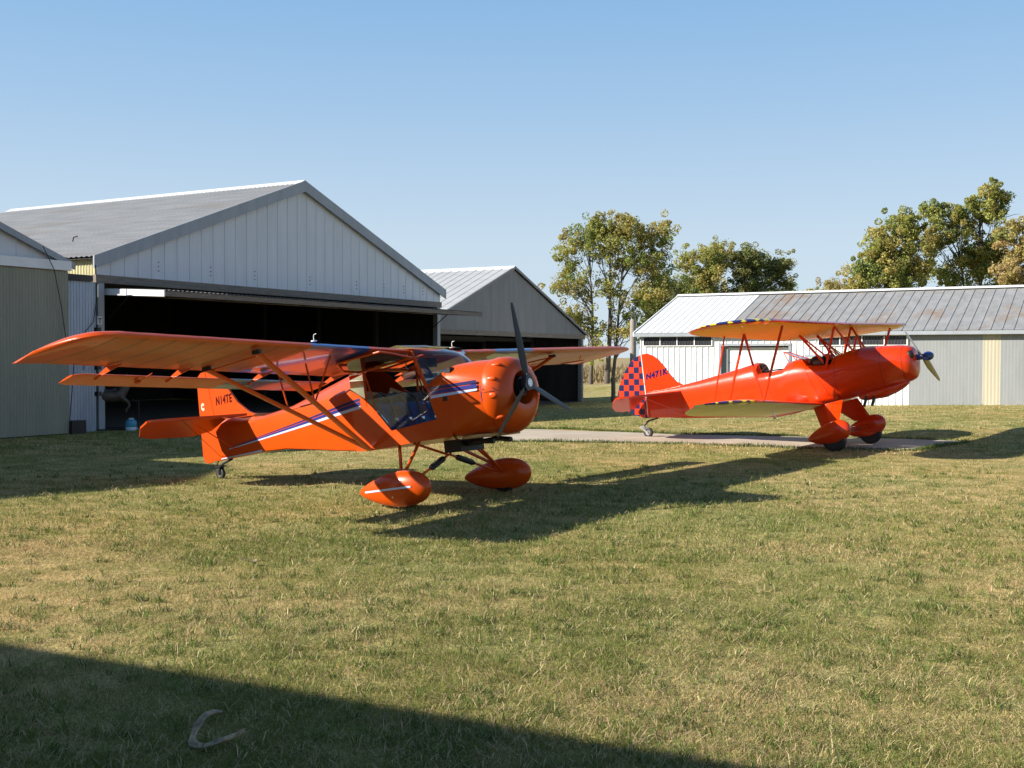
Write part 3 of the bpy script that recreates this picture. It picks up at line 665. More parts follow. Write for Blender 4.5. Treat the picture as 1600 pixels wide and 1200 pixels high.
# seats
for y0 in (-.445, .025):
    m = MB().mat('seatblue'); y1 = y0 + .42
    def cush(m, pts, y0=y0, y1=y1, rnd=.03):
        rings = []
        for k, yy in enumerate((y0, y0 + rnd, y1 - rnd, y1)):
            sh = .82 if k in (0, 3) else 1.0; cx = sum(p[0] for p in pts) / len(pts); cz = sum(p[1] for p in pts) / len(pts)
            rings.append([(cx + (p[0] - cx) * sh, yy, cz + (p[1] - cz) * (sh if sh < 1 else 1)) for p in pts])
        m.rings(rings)
    cush(m, [(-1.62, -.36), (-1.55, -.35), (-1.60, -.1), (-1.67, .035), (-1.76, .035), (-1.74, -.1)])
    st_ = kb(m, 'seat')
    m = MB().mat('seatblue'); cush(m, [(-1.58, -.40), (-1.58, -.33), (-1.35, -.30), (-1.16, -.31), (-1.15, -.37), (-1.2, -.40)]); m.build('cushion', st_, 35, off=KB)
    m = MB().mat('seatgrey'); cush(m, [(-1.645, .0), (-1.64, .05), (-1.69, .105), (-1.77, .10), (-1.79, .04), (-1.75, 0)]); m.build('headrest', st_, 35, off=KB)
    for yy in (y0 + .09, y1 - .09):
        m = MB().mat('black')
        for a, b in (((-1.74, yy, .125), (-1.60, yy, .05)), ((-1.60, yy, .05), (-1.545, yy + .01, -.20)), ((-1.545, yy + .01, -.20), (-1.50, yy + .03, -.34))):
            m.beam(a, b, .058, .010, (0, 0, 1))
        m.mat('alu'); m.box(-1.545, -1.53, yy - .02, yy + .03, -.215, -.185); m.build('belt', st_, 35, off=KB)
    m = MB().mat('patchred'); c = (y0 + y1) / 2
    m.add([(-1.588 - .02, c - .05, -.02 - .02), (-1.588 - .02, c + .05, -.04), (-1.564 - .012, c + .05, -.15), (-1.564 - .012, c - .05, -.15)], [(0, 1, 2, 3)]); m.build('patch', st_, 0, off=KB)
m = MB().mat('tan'); m.beam((-2.0, .1, .12), (-1.78, .43, -.05), .02, .18); m.beam((-2.02, -.3, .1), (-1.9, .2, .02), .02, .15); m.box(-2.03, -2.01, -.4, .4, -.4, .12); kb(m, 'baggage_shelf')
m = MB().mat('navy'); m.tube([(-1.35, -.05, .44), (-1.2, -.1, .26)], .03, 8); m.mat('dark'); m.box(-1.32, -1.2, -.12, .05, .34, .44); kb(m, 'flap_lever')
# swung-up door against the wing
m = MB().mat('smoke'); dp = [(-1.08, -.53), (-1.84, -.53), (-1.84, -.80), (-1.55, -1.22), (-.98, -1.18), (-1.0, -.95)]
zd = lambda x, y: .405 + .09 * (x + 1.5) * .9 + .05 * (-.53 - y)
m.add([(x, y, zd(x, y) - .012) for x, y in dp], [tuple(range(6))]); dk = kb(m, 'door', sharp=0)
m = MB().mat('orange')
for i in range(6):
    a, b = dp[i], dp[(i + 1) % 6]; m.tube([(a[0], a[1], zd(*a) - .015), (b[0], b[1], zd(*b) - .015)], .011, 8)
m.build('frame', dk, 35, off=KB)
# cowling
COW = [(-.29, .440, -.50, .308, 2.3), (-.265, .450, -.515, .316, 2.2), (-.20, .446, -.505, .312, 2.1), (-.14, .422, -.47, .293, 2.05), (-.09, .372, -.41, .258, 2), (-.055, .305, -.335, .21, 2), (-.035, .235, -.255, .165, 2), (-.045, .200, -.220, .14, 2), (-.09, .190, -.212, .13, 2), (-.2, .185, -.21, .13, 2)]
m = MB().mat('orange'); m.rings([supr(x, w, zb, zt, e_, 40, zc=-.06) for x, w, zb, zt, e_ in COW], False, False); cw = kb(m, 'cowling', sharp=50)
m = MB().mat('black'); m.rings([supr(x, w, zb, zt, 2, 24, zc=-.04) for x, w, zb, zt in ((-.19, .19, -.22, .14), (-.192, .01, -.05, -.03))], False, True); m.build('intake', cw, 35, off=KB)
m = MB().mat('navy'); m.rings([supr(x, w, zb, zt, 2.2, 40, zc=-.06) for x, w, zb, zt in ((-.305, .438, -.500, .306), (-.288, .442, -.503, .309))], False, False); m.build('seam', cw, 35, off=KB)
for sg in (-1, 1):
    for a in (50, 21, -6, -40):
        ar = R(a); cy = math.cos(ar) * .43 * sg; cz = -.06 + math.sin(ar) * (.365 if a > 0 else .43)
        m = MB().mat('orange'); m.ball((-.195, cy * .985, cz * .985), (.078, .020 + .022 * abs(math.sin(ar)), .042 - .018 * abs(math.sin(ar))), 22, 12); m.build('rocker_bump', cw, 50, off=KB)
m = MB().mat('dark'); m.tube([(-.24, 0, -.03), (-.06, 0, -.02)], .10, 16); m.tube([(-.1, 0, 0), (0.02, 0, 0)], .055, 14)
for a in (30, 100, 150, 210, 260, 330): m.tube([(-.15, .1 * math.cos(R(a)), .1 * math.sin(R(a))), (-.15, .17 * math.cos(R(a)), .17 * math.sin(R(a)))], .03, 8)
m.mat('alu'); m.box(-.13, -.10, .06, .12, -.12, -.05); kb(m, 'engine')
m = MB().mat('tan'); m.box(-.68, -.38, -.34, .34, -.515, -.485); kb(m, 'belly_pan')
m = MB().mat('black'); m.box(-1.02, -.80, -.22, .22, -.64, -.505); kb(m, 'radiator')
m = MB().mat('dark'); m.tube([(-.8, -.1, -.56), (-.6, -.14, -.55), (-.42, -.12, -.57)], .028, 8); m.tube([(-.8, .1, -.56), (-.55, .14, -.54), (-.35, .1, -.57)], .028, 8); kb(m, 'coolant_hose')
m = MB().mat('dark')
m.box(-.50 - .27, -.44 - .27, -.4835, -.476, -.09, -.04); m.mat('maroon'); kb(m, 'fuel_vent')
# propeller
pr = MB().mat('blackgloss'); HUBT = [(.105 * math.sin(.152 + k * 2 * PI / 3 + d) * -1, .105 * math.cos(.152 + k * 2 * PI / 3 + d)) for k in range(3) for d in (-.28, .28)]
pr.prism(HUBT, lambda y, z: (-.02, y, z), lambda y, z: (.04, y, z)); ph_ = kb(pr, 'propeller_hub')
m = MB().mat('alu')
for k in range(6): a = k * PI / 3; m.tube([(.04, .032 * math.cos(a), .032 * math.sin(a)), (.047, .032 * math.cos(a), .032 * math.sin(a))], .008, 6)
m.tube([(.04, 0, 0), (.044, 0, 0)], .045, 18); m.build('bolt_plate', ph_, 35, off=KB)
for sg in (-1, 1):
    m = MB().mat('dark'); m.tube([(-.285, sg * .447, -.06), (-.22, sg * .451, -.06), (-.15, sg * .430, -.06), (-.10, sg * .388, -.06)], .0022, 5); m.build('split_line', cw, 35, off=KB)
    m = MB().mat('dark')
    for x, y in ((-.26, .451), (-.15, .430)): m.tube([(x, sg * y, -.025), (x, sg * (y + .006), -.025)], .006, 8)
    m.build('fastener', cw, 35, off=KB)
def blade(ph, Rr, c_root, c_tip, mat, name, parent, off, tw0=R(64), tw1=R(80), x0=.01, r0=.05):
    m = MB().mat(mat); rings = []; rd = Vector((0, -math.sin(ph), math.cos(ph))); tn = Vector((0, math.cos(ph), math.sin(ph))); ax = Vector((1, 0, 0))
    for i in range(15):
        t = i / 14; r = lerp(r0, Rr, t); ch = interp(t, [0, .12, .3, .6, .92, 1], [c_root * .6, c_root * .8, c_root, lerp(c_root, c_tip, .45), c_tip, c_tip * .55]); th = interp(t, [0, .2, 1], [.03, .018, .006]); tw = lerp(tw0, tw1, t)
        u = tn * math.sin(tw) + ax * math.cos(tw); w_ = ax * math.sin(tw) - tn * math.cos(tw)
        rings.append([tuple(rd * r + ax * x0 + u * (math.cos(q) * ch / 2) + w_ * (math.sin(q) * th / 2)) for q in [2 * PI * j / 12 for j in range(12)]])
    m.rings(rings); return m.build(name, parent, 40, off=off)
for k in range(3): blade(.152 + k * 2 * PI / 3, .867, .098, .056, 'blackgloss', 'propeller_blade', K, KB)
# wings
def kw(sg):
    rt = .50; zl = lambda a: .487 + .026 * a; zt = lambda a: .345 + .039 * a
    S = [(sg * a, -1.12, -2.2, zl(a), zt(a), .115) for a in (rt, 1.15, 2.0, 3.2, 4.1)]
    for a, xl, xt, dz, t in ((4.35, -1.12, -2.2, -.003, .112), (4.48, -1.13, -2.2, -.010, .105), (4.55, -1.17, -2.2, -.018, .095), (4.60, -1.24, -2.19, -.026, .08), (4.635, -1.36, -2.17, -.034, .06), (4.655, -1.55, -2.13, -.042, .035), (4.665, -1.78, -2.05, -.05, .012)):
        a += -.14 if sg < 0 else .15
        S.append((sg * a, xl, xt, zl(a) + dz, zt(a) + dz * .6, t))
    def mf(y, s, upper, j):
        if 1.15 < abs(y) < 2.0: return 'blue'
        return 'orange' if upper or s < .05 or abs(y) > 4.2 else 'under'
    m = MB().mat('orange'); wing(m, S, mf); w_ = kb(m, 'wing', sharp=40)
    S2 = [(sg * a, -2.285, -2.60, .335 + .037 * a - .045, .335 + .037 * a - .105, .03) for a in (.55, 1.15, 2.0, 3.72)] + [(sg * 3.80, -2.35, -2.57, .335 + .14 - .05, .335 + .14 - .095, .02)]
    m = MB().mat('orange'); wing(m, S2, lambda y, s, u, j: 'blue' if 1.15 < abs(y) < 2.0 else 'orange'); fl_ = kb(m, 'flaperon', sharp=40)
    for a in (.62, 1.7, 2.75, 3.55):
        m = MB().mat('orange'); z0 = .345 + .039 * a; m.prism([(-1.95, z0 - .005), (-2.2, z0 - .005), (-2.36, z0 - .075), (-2.385, z0 - .075), (-2.40, z0 - .095), (-2.36, z0 - .10), (-2.33, z0 - .085)], lambda x, z: (x, sg * a - .004, z), lambda x, z: (x, sg * a + .004, z)); m.build('hinge', fl_, 0, off=KB)
    m = MB().mat('orange'); m.ball((-2.36, sg * 3.1, .335 + .037 * 3.1 - .09), (.05, .012, .02), 10, 6); m.tube([(-2.36, sg * 3.1, .36), (-2.2, sg * 3.05, .42)], .004, 6); m.build('counterweight', fl_, 35, off=KB)
    # lift struts
    bot = (-1.87, sg * .475, -.50); f_ = (-1.24, sg * 2.62, .475); r_ = (-2.02, sg * 2.55, .425)
    for p in (f_, r_):
        m = MB().mat('orange'); ellipse_tube(m, bot, p, .085, .034); kb(m, 'lift_strut')
        m = MB().mat('dark'); m.box(p[0] - .05, p[0] + .05, p[1] - .015, p[1] + .015, p[2] - .01, p[2] + .03); kb(m, 'strut_fitting')
    L = lambda p, t: tuple(lerp(bot[i], p[i], t) for i in range(3))
    for p, q in ((L(f_, .53), (-1.25, sg * 1.62, .46)), (L(r_, .53), (-2.0, sg * 1.62, .38)), (L(f_, .53), L(r_, .53)), (L(f_, .53), (-1.6, sg * 1.62, .43)), ((-1.24, sg * 2.55, .465), (-2.0, sg * 2.5, .42))):
        m = MB().mat('orange'); m.tube([p, q], .009, 8); kb(m, 'jury_strut')
    m = MB().mat('white'); a = 1.75 if sg < 0 else .55; z0 = .487 + .026 * a + .1
    m.tube([(-1.33, sg * a, z0 - .02), (-1.33, sg * a, z0 + .035), (-1.32, sg * a, z0 + .05), (-1.29, sg * a, z0 + .055)], .0035, 8); m.tube([(-1.33, sg * a, z0 - .02), (-1.33, sg * a, z0 - .008)], .03, 12); kb(m, 'fuel_cap')
for sg in (-1, 1): kw(sg)
m = MB().mat('orange'); m.tube([(-1.34, 3.0, .40), (-1.05, 3.0, .40), (-1.02, 3.0, .48)], .008, 6); m.tube([(-.98, 3.0, .40), (-1.3, 3.0, .40)], .006, 6); kb(m, 'pitot_tube')
# tail
FIN = [(-4.84, -.37), (-4.16, .13), (-4.28, .17), (-4.40, .30), (-4.62, .60), (-4.80, .775), (-4.86, .80), (-4.93, .79), (-4.93, .72), (-4.84, .16)]
FIN = [(-4.84, .10), (-4.3, .08), (-4.10, .14), (-4.22, .19), (-4.40, .33), (-4.62, .61), (-4.78, .755), (-4.86, .795), (-4.945, .79), (-4.93, .70), (-4.845, .16)]
m = MB().mat('orange'); plate(m, FIN, .034); fn = kb(m, 'fin')
RUD = [(-4.862, -.375), (-4.855, .16), (-4.94, .70), (-4.96, .795), (-5.04, .79), (-5.10, .745), (-5.125, .67), (-5.135, .3), (-5.14, 0), (-5.145, -.30), (-5.12, -.375), (-5.06, -.405)]
m = MB().mat('orange'); plate(m, RUD, .03); rd = kb(m, 'rudder')
def onside(x0, z0, ang, y, off):
    ca, sa = math.cos(ang), math.sin(ang)
    return lambda a, b: Vector((x0 + a * ca - b * sa - off[0], y - off[1], z0 + a * sa + b * ca - off[2]))
for sg, ang in ((-1, .03),):
    text_obj('N14TE', 'registration', .150, onside(-4.80, .335, .04, -.0195, KB), 'maroon', fn, .0045, .12, xs=.64)
    text_obj('C', 'letter', .12, onside(-5.085, .30, .03, -.0175, KB), 'cream', rd, .009, 0, xs=.62)
for sg in (-1, 1):
    stp = [(-4.2, .06), (-4.32, .45), (-4.40, .95), (-4.47, 1.18), (-4.58, 1.28), (-4.58, .05)]
    m = MB().mat('orange')
    zt_ = lambda x, y: .155 - .0 * y
    m.prism(stp, lambda x, y: (x, sg * y, .165), lambda x, y: (x, sg * y, .135)); kb(m, 'stabiliser')
    elp = [(-4.595, .05, .148), (-4.595, 1.285, .148), (-4.72, 1.29, .09), (-4.92, 1.16, -.0), (-4.98, .95, -.025), (-4.99, .3, -.03), (-4.88, .07, .02)]
    m = MB().mat('orange'); m.add([(x, sg * y, z + .012) for x, y, z in elp] + [(x, sg * y, z - .012) for x, y, z in elp], [tuple(range(7)), tuple(range(13, 6, -1))] + [(i, (i + 1) % 7, 7 + (i + 1) % 7, 7 + i) for i in range(7)]); kb(m, 'elevator')
    for a, b in (((-4.45, sg * .8, .14), (-4.45, sg * .06, -.28)), ((-4.6, sg * .75, .14), (-4.8, sg * .03, -.33))):
        m = MB().mat('orange' if a[0] == -4.45 else 'dark'); m.tube([a, b], .007 if a[0] == -4.45 else .003, 6); kb(m, 'brace_wire')
# tailwheel
m = MB().mat('dark'); m.tube([(-4.62, 0, -.385), (-4.80, 0, -.43), (-4.86, 0, -.50)], .016, 8); m.beam((-4.84, -.036, -.46), (-4.86, -.036, -.565), .006, .025); m.beam((-4.84, .036, -.46), (-4.86, .036, -.565), .006, .025); m.box(-4.89, -4.80, -.045, .045, -.465, -.45)
m.tube([(-4.86, .0, -.37), (-4.95, .03, -.44), (-4.9, .04, -.47)], .008, 6); kb(m, 'tail_spring')
def wheelo(root, c, r, w, off, rim='alu'):
    x, y, z = c; m = MB().mat('black')
    prof = [(r * .5, -w * .42), (r * .8, -w * .5), (r * .95, -w * .4), (r, -w * .12), (r, w * .12), (r * .95, w * .4), (r * .8, w * .5), (r * .5, w * .42)]
    m.rings([[(x + q * math.cos(t), y + d, z + q * math.sin(t)) for t in [2 * PI * j / 32 for j in range(32)]] for q, d in prof], False, False); o = m.build('wheel', root, 40, off=off)
    m = MB().mat(rim); m.tube([(x, y - w * .44, z), (x, y + w * .44, z)], r * .52, 20); m.mat('dark'); m.tube([(x, y - w * .52, z), (x, y + w * .52, z)], r * .14, 10); m.build('rim', o, 35, off=off); return o
wheelo(K, (-4.861, 0, -.555), .075, .05, KB)
# main gear
for sg in (-1, 1):
    wc = (-1.06, sg * .93, -.975)
    for a in ((-1.48, sg * .42, -.50), (-1.20, sg * .42, -.485)):
        m = MB().mat('orange'); m.tube([a, (-1.10, sg * .90, -.86)], .019, 10); kb(m, 'gear_leg')
    for a, b, r in (((-1.13, sg * .02, -.66), (-1.06, sg * .86, -.93), .014), ((-1.30, sg * .40, -.49), (-1.13, sg * .01, -.66), .014), ((-.86, sg * .2, -.60), (-1.0, sg * .84, -.93), .014)):
        if r == .014 and a[0] == -.86 and sg < 0: continue
        m = MB().mat('orange'); m.tube([a, b], r, 10); kb(m, 'gear_brace')
    s0, s1 = Vector((-1.13, sg * .02, -.66)), Vector((-1.06, sg * .86, -.93)); m = MB().mat('black')
    m.tube([s0.lerp(s1, .10), s0.lerp(s1, .14), s0.lerp(s1, .42), s0.lerp(s1, .47)], [.018, .034, .034, .018], 12); kb(m, 'shock_boot')
    m = MB().mat('orange'); pant(m, -1.655, -.70, sg * .95, -.765, -1.15, .135, tilt=.0, zmid=-.955, n=18)
    pp = kb(m, 'wheel_pant', sharp=60)
    m = MB().mat('ltblue'); n = 12; v = []
    def pw(x):
        s = (x + 1.65) / .95; p_ = min(1, (4 * (1 - s) * s) ** .5 * (s + .12) ** .45 / .86); return .135 * p_
    for i in range(n + 1):
        x = lerp(-1.53, -.86, i / n); zc = lerp(-.955, -.94, i / n) ; v += [(x, sg * (.95 + pw(x) + .003) , zc + .010), (x, sg * (.95 + pw(x) + .0035), zc - .010)]
    m.add(v, [(2 * i, 2 * i + 1, 2 * i + 3, 2 * i + 2) for i in range(n)]); m.build('stripe', pp, 0, off=KB)
    m = MB().mat('alu'); m.tube([(-1.10, sg * 1.065, -1.03), (-1.10, sg * 1.08, -1.03)], .010, 10); m.build('axle_cap', pp, 35, off=KB)
    wheelo(K, wc, .19, .12, KB)

# ============================ the biplane
B_T = (6.94974, 18.72926, 1.61286); B_A = (-.64187, .13047, .01525); BB = (-1.403, 0, -1.439)
loc, e = frame(B_T, *B_A, BB)
Bp = empty('airplane', loc, e, 'red-orange biplane with checkered rudder and open cockpits on the concrete strip', 'airplane', 'orange airplanes parked on the grass')
def bb(m, name, parent=None, sharp=35): return m.build(name, parent or Bp, sharp, off=BB)
def checker(name, a, b, sc_, rot=(0, 0, 0), loc_=(0, 0, 0), base_rough=.3):
    m, nt, bs, o = new_mat(name); setb(bs, rough=base_rough, coat=.6, coatr=.06)
    t = nt.nodes.new('ShaderNodeTexCoord'); mp = nt.nodes.new('ShaderNodeMapping'); mp.inputs['Scale'].default_value = sc_; mp.inputs['Rotation'].default_value = rot; mp.inputs['Location'].default_value = loc_
    ck = nt.nodes.new('ShaderNodeTexChecker'); ck.inputs['Scale'].default_value = 1; ck.inputs['Color1'].default_value = c4(a); ck.inputs['Color2'].default_value = c4(b)
    nt.links.new(t.outputs['Object'], mp.inputs[0]); nt.links.new(mp.outputs[0], ck.inputs[0]); nt.links.new(ck.outputs[0], bs.inputs['Base Color']); return m
k_ = 1 / .118
M['chk_rud'] = checker('blue_orange_checks', (.008, .010, .065), (.62, .034, .003), (k_, 0, k_), (0, R(-6), 0), (.2, .5, .3))
M['chk_wing'] = checker('yellow_navy_checks', (.86, .66, .04), (.02, .03, .14), (1 / .15, 1 / .17, 0), (0, 0, 0), (.2, .3, .5))
BS = [(-5.38, .028, -.525, -.02, 4), (-5.0, .075, -.56, .0, 4), (-4.64, .12, -.60, .03, 3.6), (-4.2, .18, -.64, .08, 3.2), (-3.7, .25, -.68, .15, 3), (-3.3, .31, -.715, .21, 2.8), (-2.98, .35, -.745, .265, 2.7), (-2.90, .355, -.75, .25, 2.7), (-2.86, .358, -.753, .07, 5), (-2.65, .375, -.765, .065, 5), (-2.39, .385, -.74, .085, 5), (-2.33, .385, -.735, .20, 2.8), (-2.15, .39, -.70, .235, 2.6), (-1.97, .39, -.665, .225, 2.6), (-1.93, .39, -.66, .10, 5), (-1.72, .39, -.625, .09, 5), (-1.50, .39, -.59, .07, 5), (-1.46, .39, -.585, .20, 2.7), (-1.2, .388, -.545, .265, 2.6), (-.93, .38, -.505, .29, 2.5), (-.6, .365, -.455, .27, 2.4), (-.35, .34, -.41, .245, 2.3), (-.22, .31, -.385, .22, 2.2), (-.15, .27, -.35, .19, 2.2), (-.115, .21, -.29, .15, 2.2), (-.10, .13, -.2, .1, 2.1)]
m = MB().mat('redorange'); m.rings([supr(x, w, zb, zt, e_, 32, zc=lerp(zb, zt, .58)) for x, w, zb, zt, e_ in BS]); bf = bb(m, 'fuselage', sharp=42)
def bring(x, g=.0015):
    q = [float(np.interp(x, [s[0] for s in BS], [s[k] for s in BS])) for k in range(1, 5)]
    return supr(x, q[0] + g, q[1] - g, q[2] + g, q[3], 32, zc=lerp(q[1], q[2], .58))
for x in (-1.42, -.62, -.27):
    m = MB().mat('dark'); m.rings([bring(x - .003), bring(x + .003)], False, False); m.build('panel_seam', bf, 35, off=BB)
m = MB().mat('black')  # filled black ovals painting the darkness inside the open cockpits
for x0, x1 in ((-2.87, -2.38), (-1.92, -1.49)): m.rings([supr(0, 1, -1, 1, 2.6, 24)], False, False) if False else None; m.rings([[(lerp(x0, x1, .5 + .5 * math.cos(a)), .25 * math.sin(a), .088 + z) for a in [2 * PI * j / 24 for j in range(24)]] for z in (0, .012)])
bb(m, 'cockpit_dark_oval')
m = MB().mat('black'); m.rings([[(-2.895 + .0 + dx, .17 * math.cos(a) * r, .07 + .165 * abs(math.sin(a)) * r) for a in [PI * j / 12 for j in range(13)]] for dx, r in ((.0, 1.0), (.05, .95), (.06, .7))]); bb(m, 'headrest')
m = MB().mat('black'); m.ball((-1.80, -.12, .16), (.12, .10, .09)); m.ball((-1.66, .02, .17), (.10, .12, .10)); m.ball((-1.86, .13, .15), (.08, .1, .06)); m.mat('seatgrey'); m.ball((-1.74, -.25, .12), (.10, .06, .05)); bb(m, 'seat_cushion')
for x0, x1, z0, z1, wv in ((-2.40, -2.02, .39, .235, .19), (-1.62, -1.38, .40, .21, .17)):
    m = MB().mat('glass'); 
    P_ = [(x1, -wv, z1 - .03), (x0, -wv * .7, z0), (x0, wv * .7, z0), (x1, wv, z1 - .03), (x0 + .12, -wv * 1.15, z1 - .06), (x0 + .12, wv * 1.15, z1 - .06)]
    m.add(P_, [(0, 1, 2, 3), (0, 4, 1), (3, 2, 5)]); ws_ = bb(m, 'windscreen', sharp=0)
    m = MB().mat('redorange')
    for i, j in ((0, 1), (1, 2), (2, 3), (1, 4), (2, 5)): m.tube([P_[i], P_[j]], .008, 6)
    m.build('frame', ws_, 35, off=BB)
for sg in (-1, 1):
    m = MB().mat('black'); m.ball((-.165, sg * .185, .045), (.075, .075, .088), 18, 10); bb(m, 'air_intake')
m = MB().mat('redorange'); m.rings([supr(x, w, zb, zt, 3, 20, zc=(zb + zt) / 2) for x, w, zb, zt in ((-1.15, .08, -.60, -.50), (-1.05, .15, -.64, -.46), (-.7, .17, -.62, -.42), (-.5, .16, -.55, -.40), (-.36, .12, -.48, -.37), (-.28, .05, -.42, -.36))]); bb(m, 'air_scoop')
for x in (-.98, -.84):
    m = MB().mat('dark'); m.tube([(x, -.12, -.50), (x - .02, -.14, -.60), (x - .07, -.16, -.74)], .026, 10); bb(m, 'exhaust_pipe')
m = MB().mat('spinner'); m.rings([[(x, r * math.cos(a), r * math.sin(a)) for a in [2 * PI * j / 24 for j in range(24)]] for x, r in ((-.10, .05), (.03, .05), (.035, .066), (.07, .078), (.11, .076), (.15, .058), (.175, .03), (.18, .008))]); m2 = bb(m, 'spinner')
for k in (0, 1): blade(PI + 1.0818 + k * PI, .905, .13, .07, 'propwood', 'propeller_blade', Bp, BB, tw0=R(118), tw1=R(103), x0=.0)
# wings
tipm = lambda y: abs(y) > 3.3
def bwing(name, y0, S, under, mk=True):
    def mf(y, s, upper, j):
        a = abs(y)
        if upper: return 'chk_wing' if a > y0 and s < .97 else 'redorange'
        if s < (.12 if a > y0 else .06): return 'chk_wing' if a > y0 else 'redorange'
        if s > .93 or a > S[-1][0] - .12 + 0: return 'redorange' if under == 'yellowu' else under
        return under
    return mf
def tipst(ystart, yend, xl, xt, zl, zt, t, n=8, back=.62):
    out = []
    for i in range(1, n + 1):
        q = i / n; s = math.sin(q * PI / 2); a = ystart + (yend - ystart) * s; c = math.cos(q * PI / 2) * .97 + .03
        xm = lerp(xl, xt, back); out.append((a, xm + (xl - xm) * c, xm + (xt - xm) * c, zl(a), lerp(zl(a), zt(a), .3 + .7 * c), max(.012, t * c)))
    return out
zlu = lambda a: .735 + .006 * a; ztu = lambda a: .60 + .026 * a
zll = lambda a: -.64 + .062 * a; ztl = lambda a: -.755 + .058 * a
for sg in (-1, 1):
    S = [(a, -1.2, -2.45, zlu(a), ztu(a), .125) for a in (0, .5, 1.5, 2.6, 3.15)] + tipst(3.15, 4.15, -1.2, -2.45, zlu, ztu, .125)
    m = MB().mat('redorange'); wing(m, [(sg * s[0],) + s[1:] for s in S], bwing('u', 3.2, S, 'yellowu'), rib=.28); bb(m, 'upper_wing', sharp=40)
    S = [(a, -1.66, -2.78, zll(a), ztl(a), .115) for a in (.36, 1.5, 2.4, 3.0)] + tipst(3.0, 3.92, -1.66, -2.78, zll, ztl, .115)
    m = MB().mat('redorange'); wing(m, [(sg * s[0],) + s[1:] for s in S], bwing('l', 3.2, S, 'creamu'), rib=.28); lw_ = bb(m, 'lower_wing', sharp=40)
    ys = sg * 2.62
    for a, b, r in (((-1.32, ys, .70), (-1.78, ys, -.43), .045), ((-1.98, ys, .66), (-2.42, ys, -.50), .045), ((-1.98, ys, .66), (-1.80, ys, -.43), .04)):
        m = MB().mat('redorange'); ellipse_tube(m, a, b, r, .022); bb(m, 'interplane_strut')
    m = MB().mat('redorange'); ellipse_tube(m, (-2.25, sg * 2.78, .66), (-2.62, sg * 2.78, -.55), .03, .015); bb(m, 'aileron_strut')
    for a, b in (((-1.32, ys, .70), (-1.7, sg * .4, -.58)), ((-1.80, ys, -.43), (-1.4, sg * .35, .70)), ((-1.98, ys, .66), (-2.5, sg * .4, -.65)), ((-2.42, ys, -.5), (-2.1, sg * .35, .64))):
        m = MB().mat('alu'); m.tube([a, b], .0035, 5); bb(m, 'flying_wire')
    for a, b, r in (((-1.95, sg * .42, .63), (-1.60, sg * .36, .12), .022), ((-1.30, sg * .42, .72), (-1.56, sg * .385, .0), .022), ((-1.30, sg * .42, .70), (-1.05, sg * .33, .22), .02), ((-1.95, sg * .42, .64), (-1.48, sg * .34, .15), .016)):
        m = MB().mat('redorange'); m.tube([a, b], r, 10, flat=((1, 0, 0), .6)); bb(m, 'cabane_strut')
    # tail planes
    stp = [(-4.55, .08), (-4.72, .5), (-4.95, .95), (-5.12, 1.14), (-5.30, 1.22), (-5.36, 1.22), (-5.36, .05), (-4.6, .05)]
    m = MB().mat('redorange'); m.prism(stp, lambda x, y: (x, sg * y, -.075), lambda x, y: (x, sg * y, -.105)); bb(m, 'stabiliser')
    elp = [(-5.375, .04, -.09), (-5.375, 1.215, -.09), (-5.46, 1.18, -.15), (-5.60, 1.02, -.25), (-5.70, .75, -.32), (-5.74, .4, -.345), (-5.70, .10, -.32)]
    m = MB().mat('redorange'); m.add([(x, sg * y, z + .012) for x, y, z in elp] + [(x, sg * y, z - .012) for x, y, z in elp], [tuple(range(7)), tuple(range(13, 6, -1))] + [(i, (i + 1) % 7, 7 + (i + 1) % 7, 7 + i) for i in range(7)]); bb(m, 'elevator')
    m = MB().mat('redorange'); m.tube([(-5.1, sg * .75, -.1), (-4.55, sg * .10, -.52)], .008, 6); bb(m, 'brace_wire')
    m = MB().mat('alu'); m.tube([(-5.1, sg * .7, -.08), (-5.3, sg * .02, .45)], .003, 5); bb(m, 'brace_wire')
    # gear
    t4 = [(-1.88, sg * .37, -.655), (-1.33, sg * .37, -.575)]; b4 = [(-1.60, sg * .83, -1.00), (-1.28, sg * .83, -.98)]
    m = MB().mat('redorange'); rings = []
    for (A_, B_) in ((t4[0], t4[1]), (b4[0], b4[1])):
        r = []
        for j in range(14):
            a = 2 * PI * j / 14; r.append((lerp(A_[0], B_[0], .5 + .5 * math.cos(a)), lerp(A_[1], B_[1], .5) + .022 * math.sin(a), lerp(A_[2], B_[2], .5 + .5 * math.cos(a))))
        rings.append(r)
    m.rings(rings); bb(m, 'gear_fairing')
    m = MB().mat('redorange'); pant(m, -1.83, -1.06, sg * .905, -.885, -1.285, .125, tilt=.04, zmid=-1.17, n=16); bb(m, 'wheel_pant', sharp=60)
    wheelo(Bp, (-1.36, sg * .905, -1.239), .20, .15, BB, 'dark')
    m = MB().mat('alu'); m.tube([(-1.95, sg * 1.9, ztl(1.9) - .0), (-1.95, sg * 1.9, ztl(1.9) - .10)], .012, 8); m.ball((-1.95, sg * 1.9, ztl(1.9) - .10), .022, 8, 6); bb(m, 'tie_down_ring')
m = MB().mat('redorange'); m.tube([(-1.45, -.84, -1.12), (-1.45, .84, -1.12)], .13, 12, flat=((1, 0, .25), .3)); bb(m, 'axle_fairing')
BF = [(-5.405, -.05), (-4.55, -.0), (-4.58, .05), (-4.70, .12), (-4.82, .27), (-4.95, .47), (-5.05, .60), (-5.16, .69), (-5.28, .745), (-5.40, .745)]
m = MB().mat('redorange'); plate(m, BF, .034); bfin = bb(m, 'fin')
